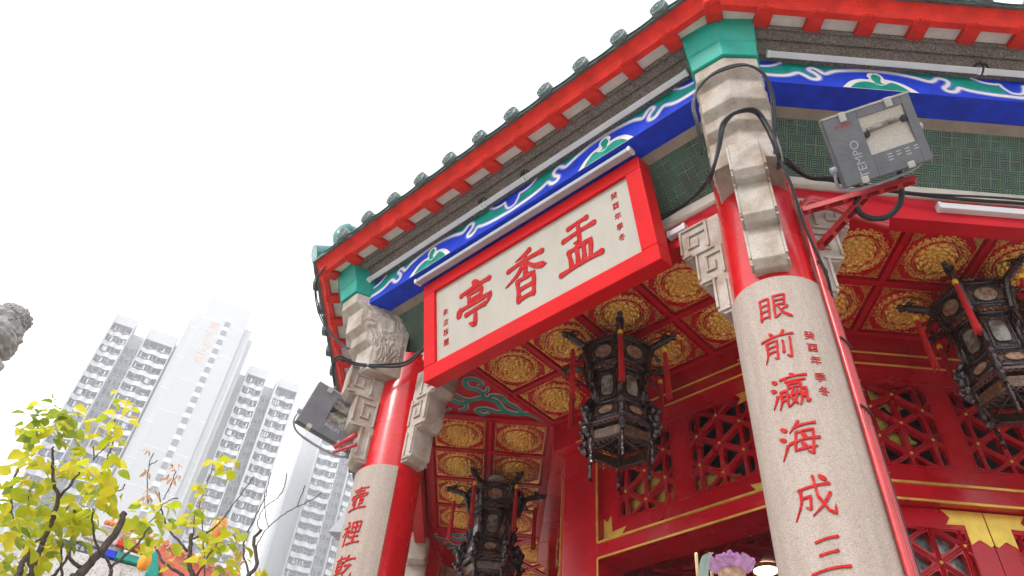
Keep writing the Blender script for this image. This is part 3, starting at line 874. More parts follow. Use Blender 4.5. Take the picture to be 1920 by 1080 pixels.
def corner_scroll_mesh():
    """green scrollwork on red in the triangle beside the coffers; radial local frame (x outward), seen from below"""
    bm = bmesh.new()
    # red board
    pts = [(3.19, 0), (4.50, -.52), (4.50, .52)]
    prism(bm, pts, 5.812, 5.836, 'xy', 0)
    F = Matrix(((1, 0, 0, 0), (0, 1, 0, 0), (0, 0, -1, 5.8115), (0, 0, 0, 1)))
    S = [
        ([(3.30, .0), (3.46, .035), (3.58, -.03), (3.70, -.02), (3.82, .07), (3.95, .05), (4.06, -.05), (4.2, -.03), (4.36, .08)], .048),
        ([(3.50, .0), (3.60, .07), (3.72, .10), (3.80, .16), (3.90, .13), (3.88, .08)], .038),
        ([(3.62, -.03), (3.74, -.09), (3.86, -.10), (3.92, -.17), (3.84, -.20), (3.80, -.15)], .038),
        ([(3.92, .05), (4.02, .14), (4.14, .14), (4.20, .23), (4.12, .29), (4.04, .25), (4.07, .20)], .042),
        ([(4.02, -.04), (4.10, -.14), (4.22, -.13), (4.32, -.22), (4.27, -.33), (4.17, -.33), (4.15, -.27)], .042),
        ([(4.06, -.10), (4.02, -.19), (4.07, -.26)], .03), ([(4.2, -.03), (4.28, -.09), (4.36, -.07)], .032),
        ([(3.98, .10), (3.96, .18), (3.98, .24)], .028), ([(4.26, .01), (4.30, .15), (4.38, .24), (4.34, .33)], .036),
    ]
    for pth, w in S:
        p = [(q.x, q.y) for q in smooth_path([(x, y, 0) for x, y in pth], 5)]
        n = len(p); ws = [w * (.35 + .65 * sin(pi * min(1, (i + 2) / (n + 1)) ** .8)) for i in range(n)]
        ribbon(bm, p, [q + .016 for q in ws], .0, .010, 2, F)
        ribbon(bm, p, ws, .0105, .020, 1, F)
    return bm
pr_cs = new_obj('corner_scrollwork', corner_scroll_mesh(), ['red_ceil', 'teal', 'white'], PAV)
for i, k in enumerate((1, 0, 2, 3, 7, 4, 5, 6)):
    c = pr_ceil if i == 0 else inst(pr_ceil)
    c.rotation_euler.z = BAY(k)
    if k in (0, 1, 2, 3):
        for x in (-.9, -.3, .3, .9):
            for a in (3.242, 3.842):
                if i == 0 and x == -.9 and a == 3.242: p = pr_pan
                else: p = inst(pr_pan)
                p.parent = c; p.location = (x, -a, 0); p.rotation_euler.z = 0
for i, k in enumerate((1, 0, 2, 3)):
    o = pr_cs if i == 0 else inst(pr_cs)
    o.rotation_euler.z = RADA(k)

# --- inner octagonal room
WX = .05                     # the window group sits a little right of the bay's centre
def latt_window_mesh(x0, x1, z0, z1, a, bolts=True, sx=.2045, sz=.2625, thick=.05):
    """fretwork board: triangles of a 60-degree-ish lattice, each pierced by a smaller rounded opening"""
    bm = bmesh.new()
    cx = (x0 + x1) / 2; cz = (z0 + z1) / 2
    def clip(poly):
        for axis, lim, sgn in ((0, x0 + .012, 1), (0, x1 - .012, -1), (1, z0 + .012, 1), (1, z1 - .012, -1)):
            out = []
            for i in range(len(poly)):
                p, q = poly[i], poly[(i + 1) % len(poly)]
                ip = sgn * (p[axis] - lim) >= 0; iq = sgn * (q[axis] - lim) >= 0
                if ip: out.append(p)
                if ip != iq:
                    t = (lim - p[axis]) / (q[axis] - p[axis]); out.append((p[0] + t * (q[0] - p[0]), p[1] + t * (q[1] - p[1])))
            poly = out
            if len(poly) < 3: return None
        return poly
    def ring(poly):
        n = len(poly); ccx = sum(p[0] for p in poly) / n; ccz = sum(p[1] for p in poly) / n
        area = abs(sum(poly[i][0] * poly[(i + 1) % n][1] - poly[(i + 1) % n][0] * poly[i][1] for i in range(n))) / 2
        sub = []; m = 4
        for i in range(n):
            p, q = poly[i], poly[(i + 1) % n]
            for j in range(m): sub.append((p[0] + (q[0] - p[0]) * j / m, p[1] + (q[1] - p[1]) * j / m))
        if area < .0012:
            vs = [bm.verts.new((x, -a, z)) for x, z in sub]; bm.faces.new(vs); return
        k = .70 if area > .006 else .55
        inn = []
        for i, (x, z) in enumerate(sub):
            kk = k * (.86 if i % m == 0 else 1.0)      # corners pulled in: rounded opening
            inn.append((ccx + (x - ccx) * kk, ccz + (z - ccz) * kk))
        O = [bm.verts.new((x, -a, z)) for x, z in sub]; I = [bm.verts.new((x, -a, z)) for x, z in inn]
        B = [bm.verts.new((x, -a + thick, z)) for x, z in inn]
        N = len(sub)
        for i in range(N):
            j = (i + 1) % N
            bm.faces.new((O[i], O[j], I[j], I[i])); bm.faces.new((I[i], I[j], B[j], B[i]))
    rows = int((z1 - z0) / sz) + 3; cols = int((x1 - x0) / sx) + 3
    for c in range(-cols, cols):
        xa, xb = cx + c * sx, cx + (c + 1) * sx
        for r in range(-rows, rows):
            zb = cz + (r + (.5 if c % 2 else 0)) * sz
            # column strip between xa and xb: nodes at xa every sz, at xb offset by sz/2
            for poly in ([(xa, zb), (xa, zb + sz), (xb, zb + sz / 2)], [(xb, zb + sz / 2), (xb, zb - sz / 2), (xa, zb)]):
                p = clip(poly)
                if p: ring(p)
    # raised double bead on the lattice lines
    def bead(p, q):
        d = Vector((q[0] - p[0], 0, q[1] - p[1])); L = d.length
        if L < .03: return
        d.normalize(); nrm = Vector((-d.z, 0, d.x))
        for s in (-1, 1):
            o = nrm * .0085 * s
            tube(bm, [Vector((p[0], -a - .004, p[1])) + o, Vector((q[0], -a - .004, q[1])) + o], .0055, 5)
    def seg(p, q):
        c_ = []
        t0, t1 = 0.0, 1.0; dx, dz = q[0] - p[0], q[1] - p[1]
        for pp, qq in ((-dx, p[0] - x0 - .01), (dx, x1 - .01 - p[0]), (-dz, p[1] - z0 - .01), (dz, z1 - .01 - p[1])):
            if abs(pp) < 1e-9:
                if qq < 0: return
            else:
                t = qq / pp
                if pp < 0: t0 = max(t0, t)
                else: t1 = min(t1, t)
        if t0 < t1: bead((p[0] + t0 * dx, p[1] + t0 * dz), (p[0] + t1 * dx, p[1] + t1 * dz))
    for c in range(-cols, cols + 1):
        seg((cx + c * sx, z0), (cx + c * sx, z1))
    m_ = (sz / 2) / sx
    for r in range(-rows * 2, rows * 2):
        zc_ = cz + r * sz
        for s in (1, -1): seg((cx - 2, zc_ - s * 2 * m_), (cx + 2, zc_ + s * 2 * m_))
    for xa, xb, za, zb in ((x0, x1, z0, z0 + .014), (x0, x1, z1 - .014, z1), (x0, x0 + .014, z0 + .014, z1 - .014), (x1 - .014, x1, z0 + .014, z1 - .014)):
        box(bm, xa, xb, -a - .008, -a + thick, za, zb)
    nodes = []
    for c in range(-cols, cols + 1):
        for r in range(-rows, rows):
            x = cx + c * sx; z = cz + (r + (.5 if c % 2 else 0)) * sz
            if x0 + .03 < x < x1 - .03 and z0 + .03 < z < z1 - .03: nodes.append((x, z))
    return bm, nodes
def bolts_mesh(nodes, a):
    bm = bmesh.new()
    for x, z in nodes:
        lathe(bm, [(.013, 0), (.012, .006), (.007, .011), (.001, .013)], 10, 0, Matrix.Translation((x, -a - .008, z)) @ Matrix.Rotation(pi / 2, 4, 'X'), cap=False)
    return bm

def wall_mesh(kind):
    """kind: 'open' or 'door'"""
    bm = bmesh.new(); a0, a1 = 2.66, 2.72; V = 2.72 * T8
    def plate(x0, x1, z0, z1, aa=a1, ab=a0): box(bm, x0, x1, -aa, -ab, z0, z1)
    zl0, zl1 = 4.735, 5.490
    L1 = (-.675 + WX, -.075 + WX); L2 = (.075 + WX, .675 + WX)
    plate(-V, V, zl1, 5.80); plate(-V, V, 4.551, zl0)
    plate(-V, L1[0], zl0, zl1); plate(L1[1], L2[0], zl0, zl1); plate(L2[1], V, zl0, zl1)
    # corner posts / jamb and transom
    JL, JR = -.83 + WX, .83 + WX
    for x0, x1 in ((-1.16, JL), (JR, 1.16)): box(bm, x0, x1, -2.80, -2.45, .30, 5.499)
    box(bm, JL, JR, -2.795, -2.45, 4.43, 4.55)
    # frieze beam under the coffers
    bayring(bm, [(2.66, 5.50), (2.918, 5.50), (2.918, 5.84), (2.66, 5.84)])
    if kind != 'open': pass
    return bm
def trims_mesh():
    bm = bmesh.new(); JL, JR = -.83 + WX, .83 + WX
    def bar(x0, x1, a, z0, z1, t=.012): box(bm, x0, x1, -a - t, -a, z0, z1)
    bar(JL - .0, JR, 2.795, 4.548, 4.566, .014); bar(JL, JR, 2.795, 4.418, 4.434, .010)
    for x in (JL, JR): bar(x - .008, x + .008, 2.80, 4.566, 5.49, .010)
    for x in (JL, JR): bar(x - .007, x + .007, 2.80, .9, 4.418, .008)
    return bm
def frieze_mesh():
    bm = bmesh.new()
    h = 2.918 * T8 - .28
    tube(bm, [(-h, -2.922, 5.505), (h, -2.922, 5.505)], .008, 6)
    tube(bm, [(-h + .12, -2.925, 5.615), (h - .12, -2.925, 5.615)], .008, 6)
    for s in (-1, 1): tube(bm, smooth_path([(s * (h - .12), -2.925, 5.615), (s * (h - .09), -2.925, 5.625), (s * (h - .095), -2.925, 5.65), (s * (h - .125), -2.925, 5.645)], 3), .008, 6)
    return bm
def fitting_mesh():
    """swallow-tailed gilt corner plates on the transom light frame"""
    bm = bmesh.new(); JL, JR = -.83 + WX, .83 + WX
    for s, X in ((1, JL), (-1, JR)):
        for zz, sz in ((4.57, 1), (5.49, -1)):
            pts = [(0, 0), (.235, 0), (.195, .05), (.235, .10), (.09, .085), (.085, .235), (.045, .185), (0, .225)]
            P = [(X + s * (.008 + p[0]), zz + sz * p[1]) for p in pts]
            prism(bm, P, -2.725, -2.721, 'xz')
    return bm
pr_wall = new_obj('inner_wall', wall_mesh('x'), 'red_wall', PAV, bevel=.006)
pr_trim = new_obj('gilt_moulding', trims_mesh(), 'gold_trim', pr_wall)
pr_frz = new_obj('gilt_frieze_line', frieze_mesh(), 'gold_trim', pr_wall)
pr_fit = new_obj('gilt_corner_plate', fitting_mesh(), 'gold_flat', pr_wall)
wins = []
for j, (x0, x1) in enumerate(((-.675 + WX, -.075 + WX), (.075 + WX, .675 + WX))):
    b, nd = latt_window_mesh(x0, x1, 4.735, 5.490, 2.712)
    w = new_obj('lattice_window', b, 'red_wall', pr_wall); wins.append(w)
    wins.append(new_obj('gilt_stud', bolts_mesh(nd, 2.712), 'gold_trim', pr_wall))
# gilded carving seen dimly through the lattice
def carving_mesh(seed, patches=((-.44, 4.86, .10, .12), (-.20, 4.92, .12, .14), (-.33, 5.04, .13, .07), (-.12, 4.80, .08, .05), (.24, 4.84, .10, .08), (.42, 4.80, .10, .05))):
    bm = bmesh.new(); r_ = random.Random(seed)
    for (x, z, w, h) in patches:
        n = 14; ring = []; N = 40
        for i in range(n + 1):
            rr = i / n; row = []
            for j in range(N):
                a = 2 * pi * j / N; k = 1.25 * rr * (1 + .12 * sin(a * 5 + x * 9))
                dz = .022 * (1 - rr * rr) + .006 * sin(k * 22 + a * 3) * sin(a * 7 + k * 9)
                row.append(bm.verts.new((x + w * k * cos(a), -2.625 - dz, z + h * k * sin(a))))
            ring.append(row)
        for A, B in zip(ring, ring[1:]):
            for j in range(N): bm.faces.new((A[j], A[(j + 1) % N], B[(j + 1) % N], B[j]))
    return bm
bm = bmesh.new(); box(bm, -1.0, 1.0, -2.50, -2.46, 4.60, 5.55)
pr_back = new_obj('dark_backing', bm, 'dark_back', pr_wall)  # added dark sheet, its colour standing for the unlit room behind the lattice
pr_carv = new_obj('gilt_carving', carving_mesh(3), 'gold_bright', pr_wall, smooth=True)
def door_leaf(side):
    """side -1: left leaf (x from JL to WX), +1: right leaf"""
    JL, JR = -.83 + WX, .83 + WX
    x0, x1 = (JL + .004, WX - .003) if side < 0 else (WX + .003, JR - .004)
    bm = bmesh.new(); a0, a1 = 2.66, 2.70
    zt = 4.425; zl1 = 4.29; zl0 = 2.2
    box(bm, x0, x0 + .15, -a1, -a0, .32, zt); box(bm, x1 - .15, x1, -a1, -a0, .32, zt)
    box(bm, x0 + .15, x1 - .15, -a1, -a0, zl1, zt); box(bm, x0 + .15, x1 - .15, -a1, -a0, 1.9, zl0)
    box(bm, x0 + .15, x1 - .15, -a1 + .01, -a0, .32, 1.9)
    return bm, (x0 + .15, x1 - .15, zl0, zl1)
doors = []
for sd in (-1, 1):
    b, (x0, x1, z0, z1) = door_leaf(sd)
    d = new_obj('door_leaf', b, 'red_wall', pr_wall, bevel=.005); doors.append(d)
    b, nd = latt_window_mesh(x0, x1, z0, z1, 2.692)
    doors.append(new_obj('door_lattice', b, 'red_wall', pr_wall))
    doors.append(new_obj('gilt_stud', bolts_mesh(nd, 2.692), 'gold_trim', pr_wall))
    bm = bmesh.new()
    pts = [(0, 0), (.29, 0), (.245, .055), (.285, .11), (.155, .105), (.155, .245), (.09, .205), (.075, .21), (.02, .25), (0, .235)]
    prism(bm, [(WX + sd * (.005 + p[0]), 4.418 - p[1]) for p in pts], -2.706, -2.7015, 'xz')
    doors.append(new_obj('door_plate', bm, 'gold_flat', pr_wall))
    bm = bmesh.new(); box(bm, x0, x1, -2.62, -2.60, z0, z1)
    doors.append(new_obj('door_pane', bm, glassy('door_glass', (.10, .10, .10), (.32, .33, .34), .12), pr_wall))
walls = {0: pr_wall}; pr_wall.rotation_euler.z = BAY(0)
pr_carv0 = new_obj('gilt_carving', carving_mesh(4, ((-.55, 5.55, .07, .06), (-.50, 5.36, .11, .10), (-.50, 5.16, .09, .08), (-.30, 5.40, .08, .12), (-.36, 5.02, .12, .05), (-.16, 5.62, .06, .05))), 'gold_bright', pr_wall, smooth=True)
for k in (1, 2, 3, 4, 5, 6, 7):
    w = inst(pr_wall); w.rotation_euler.z = BAY(k); walls[k] = w
    kids = [pr_trim, pr_fit, pr_back]
    if k in (1, 2, 3, 7): kids += wins
    if k in (1,): kids += [pr_carv]
    if k in (1, 7): kids += [pr_frz]
    if k in (2, 3, 7): kids += doors
    for ch in kids:
        x = inst(ch); x.parent = w
pr_carv.parent = walls[1]
for o in [c for c in bpy.data.objects if c.parent == walls[1] and c.name.startswith('gilt_carving') and c is not pr_carv]: bpy.data.objects.remove(o)
# unseen boards added behind the far sides so the sky does not shine in
bm = bmesh.new()
for k in (4, 5, 6): box(bm, -1.1, 1.1, -2.64, -2.60, .3, 4.43, 0, bayM(k))
new_obj('sky_blocker', bm, 'red_wall2', PAV)
# interior ceiling with fret relief
bm = bmesh.new()
prism(bm, [(2.62 / cos(pi / 8) * cos(radians(-112.5 - 45 * i)), 2.62 / cos(pi / 8) * sin(radians(-112.5 - 45 * i))) for i in range(8)], 4.60, 4.64, 'xy')
ic = new_obj('interior_ceiling', bm, 'red_wall2', PAV)
bm = bmesh.new()
for i in range(-3, 4):
    for j in range(-3, 4):
        cx, cy = i * .62 + .1, j * .62 + .1
        if cx * cx + cy * cy > 5.2: continue
        if (i + j) % 2: 
            for (x0, x1, y0, y1) in ((-.24, .24, -.24, -.22), (-.24, .24, .22, .24), (-.24, -.22, -.22, .22), (.22, .24, -.22, .22)):
                box(bm, cx + x0, cx + x1, cy + y0, cy + y1, 4.588, 4.5995)
            for q in range(9):
                pts = [(cx + .17 * cos(q * .7 + t * .5) * (1 - t * .08), cy + .17 * sin(q * .7 + t * .5) * (1 - t * .08), 4.594) for t in range(7)]
                tube(bm, pts, .006, 4)
        else:
            for (x0, x1, y0, y1) in ((-.02, .02, -.2, .2), (-.2, -.021, -.02, .02), (.021, .2, -.02, .02), (.021, .2, .16, .2), (-.2, -.021, -.2, -.16), (-.2, -.16, .021, .2), (.16, .2, -.2, -.021)):
                box(bm, cx + x0, cx + x1, cy + y0, cy + y1, 4.588, 4.5995)
    box(bm, i * .62 - .21 - .012, i * .62 - .21 + .012, -2.3, 2.3, 4.580, 4.5995)
new_obj('ceiling_fretwork', bm, 'red_wall', ic)
bm = bmesh.new(); lathe(bm, [(.001, 0), (.105, 0), (.105, .02), (.001, .02)], 32, 0, Matrix.Translation((-1.04, -1.149, 4.574)), cap=False)
dl = new_obj('ceiling_lamp', bm, 'lit', smooth=True); tag(dl, 'lit round white downlight in the dark ceiling inside the doorway', 'ceiling lamp')
bm = bmesh.new(); lathe(bm, [(.107, -.006), (.135, 0), (.135, .018), (.107, .018)], 32, 0, Matrix.Translation((-1.04, -1.149, 4.574)), cap=False)
new_obj('lamp_rim', bm, 'gold_trim', dl, smooth=True)
bm = bmesh.new()
tube(bm, [bayP(1, -.12, 2.3, 4.59), bayP(1, -.12, 2.3, 3.2)], .006, 6)
o = new_obj('hanging_wire', bm, 'black'); tag(o, 'thin dark wire hanging inside the doorway', 'wire')

# ------------------------------------------------------------------ name plaque
PL = empty('name_plaque', bayP(1, 0, 4.70, 5.78), BAY(1))
tag(PL, 'red framed name plaque with three large red characters, tilted under the blue beam', 'plaque')
tl = math.atan2(.20, .93)
PM = Matrix.Translation((0, -4.60, 5.313)) @ Matrix.Rotation(radians(90) + tl, 4, 'X')   # local x along, y up the board, z outward
invb = Matrix.Translation((0, 4.70, -5.78))
PMl = invb @ PM
H = .951; W = 1.178
bm = bmesh.new()
fw, fb, ft, dp = .135, .135, .11, .155
# frame ring with depth, face at z=0, back at -dp, inner recess -.03
def fbox(x0, x1, y0, y1, z0, z1): box(bm, x0, x1, y0, y1, z0, z1, 0, PMl)
fbox(-W, W, 0, fb, -dp, 0); fbox(-W, W, H - ft, H, -dp, 0)
fbox(-W, -W + fw, fb, H - ft, -dp, 0); fbox(W - fw, W, fb, H - ft, -dp, 0)
new_obj('plaque_frame', bm, 'red_sign', PL, bevel=.007)
bm = bmesh.new(); box(bm, -W + fw, W - fw, fb, H - ft, -dp + .01, -.030, 0, PMl)
new_obj('plaque_face', bm, 'sign_face', PL)
def ptext(s, size, x, y, off, z=-.029, tilt=.06):
    bm = bmesh.new()
    add_bm(bm, brush_bm(s, size * 1.0, 10.2, .006) if s in BRUSH else text_bm(s, size, .003, 0), PMl @ Matrix.Translation((x, y, z)) @ Matrix(((1, tilt, 0, 0), (0, 1, 0, 0), (0, 0, 1, 0), (0, 0, 0, 1))))
    new_obj('plaque_character' if off else 'small_character', bm, 'letter_red', PL)
ptext('盂', .44, .53, .50, .011); ptext('香', .44, -.02, .50, .011); ptext('亭', .44, -.58, .50, .010)
for i, ch in enumerate('癸酉年季冬'): ptext(ch, .064, .90, .745 - i * .098, 0)
for i, ch in enumerate('朱汝珍題'): ptext(ch, .068, -.93, .58 - i * .098, 0)
bm = bmesh.new()
for x in (-1.0, -.42, .96):
    tube(bm, [PMl @ Vector((x, H - .02, -.02)), PMl @ Vector((x + .01, H + .09, -.02))], .004, 6)
new_obj('hanging_wire', bm, 'black', PL)

# ------------------------------------------------------------------ tube lamps
def batten(k, x0, x1, a, z, mat, label, w=.045, h=.038, group='fluorescent battens along the beams', tiltx=0):
    L = x1 - x0; c = bayP(k, (x0 + x1) / 2, a, z)
    t = empty('strip_lamp', c, BAY(k)); tag(t, label, 'strip lamp', group)
    bm = bmesh.new(); Mx = Matrix.Rotation(tiltx, 4, 'X')
    box(bm, -L / 2 + .012, L / 2 - .012, -w / 2, w / 2, -h / 2, h / 2, 0, Mx)
    new_obj('lamp_body', bm, mat, t, bevel=.005)
    bm = bmesh.new()
    for s in (-1, 1): box(bm, s * L / 2 - .012, s * L / 2 + .012, -w / 2 - .003, w / 2 + .003, -h / 2 - .003, h / 2 + .003, 0, Mx)
    new_obj('end_cap', bm, 'white_plastic', t, bevel=.003)
    return t
sl = radians(-25)
batten(1, .215, 1.775, 4.995, 6.545, 'batten', 'longest strip lamp on the left eave, reaching the near column', tiltx=sl)
batten(1, -.275, .185, 4.995, 6.545, 'batten', 'short middle strip lamp above the name plaque', tiltx=sl)
batten(1, -1.80, -.305, 4.995, 6.545, 'batten', 'strip lamp on the left eave ending at the far left pier', tiltx=sl)
batten(0, -1.735, -.24, 4.995, 6.545, 'batten', 'strip lamp on the right eave above the front floodlight', tiltx=sl)
batten(0, -.20, 1.30, 4.995, 6.545, 'batten', 'strip lamp at the top right edge of the picture', tiltx=sl)
batten(1, -1.19, 1.165, 4.86, 6.255, 'batten_grey', 'long grey lamp trough along the top edge of the plaque', w=.07, h=.035, group=None, tiltx=radians(10))
batten(0, -.53, 1.0, 4.385, 5.735, 'batten', 'strip lamp on the red beam right of the front floodlight', w=.05, h=.055, group='strip lamps on the red beams')
batten(1, 1.14, 1.27, 4.385, 5.735, 'batten', 'stub of a strip lamp between plaque and near column bracket', w=.05, h=.055, group='strip lamps on the red beams')
for k, x in ((1, .20), (1, -.29), (0, -.22)):
    bm = bmesh.new()
    p = bayP(k, x, 4.99, 6.55)
    tube(bm, smooth_path([bayP(k, x - .05, 5.0, 6.575), bayP(k, x - .01, 5.03, 6.60), bayP(k, x + .005, 5.02, 6.55), bayP(k, x, 4.97, 6.53)], 4), .009, 6)
    tube(bm, smooth_path([bayP(k, x + .06, 5.0, 6.57), bayP(k, x + .02, 5.035, 6.59), bayP(k, x, 5.0, 6.53)], 4), .007, 6)
    o = new_obj('lamp_flex', bm, 'black'); tag(o, ['', 'black flex linking the long and short lamps over the plaque', 'black flex at the left end of the short lamp', 'black flex between the two right eave lamps'][1 if x == .20 else (2 if k == 1 else 3)], 'cable')

# ------------------------------------------------------------------ cables
def cable(pts, r, label, n=2, spread=.018, cat='cable', mat='black', name='cable_bundle', seed=1):
    bm = bmesh.new(); r_ = random.Random(seed)
    P = smooth_path(pts, 6)
    for i in range(n):
        off = Vector((r_.uniform(-1, 1), r_.uniform(-1, 1), r_.uniform(-1, 1))) * spread
        ph = r_.uniform(0, 6)
        tube(bm, [p + off * (1 + .5 * sin(ph + j * .35)) for j, p in enumerate(P)], r, 7)
    o = new_obj(name, bm, mat, smooth=True); tag(o, label, cat); return o
V = Vector
cable([bayP(1, -1.15, 4.46, 5.87), bayP(1, 0, 4.44, 5.84), V((-2.661, -3.609, 5.90)), V((-2.313, -3.968, 5.875)), V((-2.17, -4.15, 5.872)), V((-2.10, -4.38, 5.80)), V((-2.214, -4.72, 5.40)), V((-2.225, -4.86, 5.36)), V((-2.18, -4.90, 5.515)), V((-2.148, -4.96, 5.661)),
       V((-2.07, -5.00, 5.75)), V((-1.949, -5.02, 5.748)), V((-1.87, -4.98, 5.63)), V((-1.835, -4.93, 5.42)), V((-1.78, -4.78, 5.50)), V((-1.62, -4.60, 5.82)), V((-1.42, -4.45, 5.86)), V((-1.247, -4.44, 5.86)), V((-1.03, -4.43, 5.835)), V((-.749, -4.43, 5.80)), V((-.387, -4.43, 5.785)), V((.204, -4.43, 5.80)), V((1.6, -4.43, 5.81))],
      .0085, 'thick black cable bundle draped round the near pier below the stone bracket', 3, .016)
cable([V((-2.25, -4.75, 5.60)), V((-2.285, -4.88, 5.741)), V((-2.31, -4.93, 5.90)), V((-2.27, -4.97, 6.05)), V((-2.150, -5.03, 6.16)), V((-1.984, -5.10, 6.17)), V((-1.87, -5.10, 6.08)), V((-1.81, -5.03, 5.954)), V((-1.80, -4.93, 5.78)), V((-1.79, -4.80, 5.62))],
      .009, 'black cable looped round the upper near pier under the teal cap', 2, .012, seed=4)
cable([V((-1.86, -4.97, 5.33)), V((-1.80, -4.90, 5.17)), V((-1.73, -4.78, 4.997)), V((-1.66, -4.69, 4.87)), V((-1.59, -4.60, 4.76)), V((-1.545, -4.50, 4.66)), V((-1.525, -4.47, 4.4)), V((-1.525, -4.47, 3.9)), V((-1.52, -4.47, 3.0)), V((-1.52, -4.47, 1.0))],
      .009, 'thin dark cable running down the front column beside the red conduits', 1, 0)
cable([bayP(1, -1.10, 4.47, 5.87), bayP(1, -1.35, 4.50, 5.86), V((-4.30, -2.16, 5.68)), V((-4.50, -2.16, 5.63)), V((-4.74, -2.12, 5.66)), V((-4.90, -2.13, 5.70)), V((-4.96, -2.05, 5.66)), V((-4.93, -1.93, 5.55))],
      .010, 'black cable bundle wrapped round the left pier above its fret bracket', 3, .013, seed=3)
cable([at(612, 500, 6.85), at(597, 520, 6.9), at(592, 545, 6.9), at(600, 585, 6.85), at(615, 618, 6.75), at(640, 645, 6.6), at(655, 655, 6.45)],   .006, 'dark cable hanging in a slack loop from the far left eave corner', 2, .02, mat='black')
cable([bayP(2, .9, 4.5, 5.4), bayP(2, 1.1, 4.5, 5.0), bayP(2, 1.35, 4.55, 4.7), bayP(2, 1.55, 4.5, 4.65)], .018, 'dark cable curving behind the left column', 1, 0)

# red conduits on the near column
bm = bmesh.new()
for i in range(3):
    th = radians(-112.5 + 60 + i * 6.2); r = .300
    X = colx[0] + Vector((r * cos(th), r * sin(th), 0))
    zt = 5.42 + i * .05
    pts = [X + V((0, 0, .31)), X + V((0, 0, 2.5)), X + V((0, 0, 4.2)), X + V((0, 0, zt - .12)), X + V((.02, 0, zt)), X + V((.09, .01, zt + .07)), X + V((.22, .03, zt + .06)), X + V((.40, .08, zt + .04)), X + V((.62, .12, zt + .02))]
    tube(bm, smooth_path(pts, 5), .0165, 10)
o = new_obj('conduit_pipe', bm, 'conduit', smooth=True); tag(o, 'three red conduits running down the right edge of the near granite column', 'pipe')
bm = bmesh.new()
for z in (2.6, 2.95, 3.05, 3.9, 4.33, 4.9):
    ths = [radians(-112.5 + 55 + j * 4.6) for j in range(6)]
    tube(bm, [colx[0] + V((.322 * cos(t), .322 * sin(t), z)) for t in ths], .006, 5)
new_obj('cable_tie', bm, 'black', o)

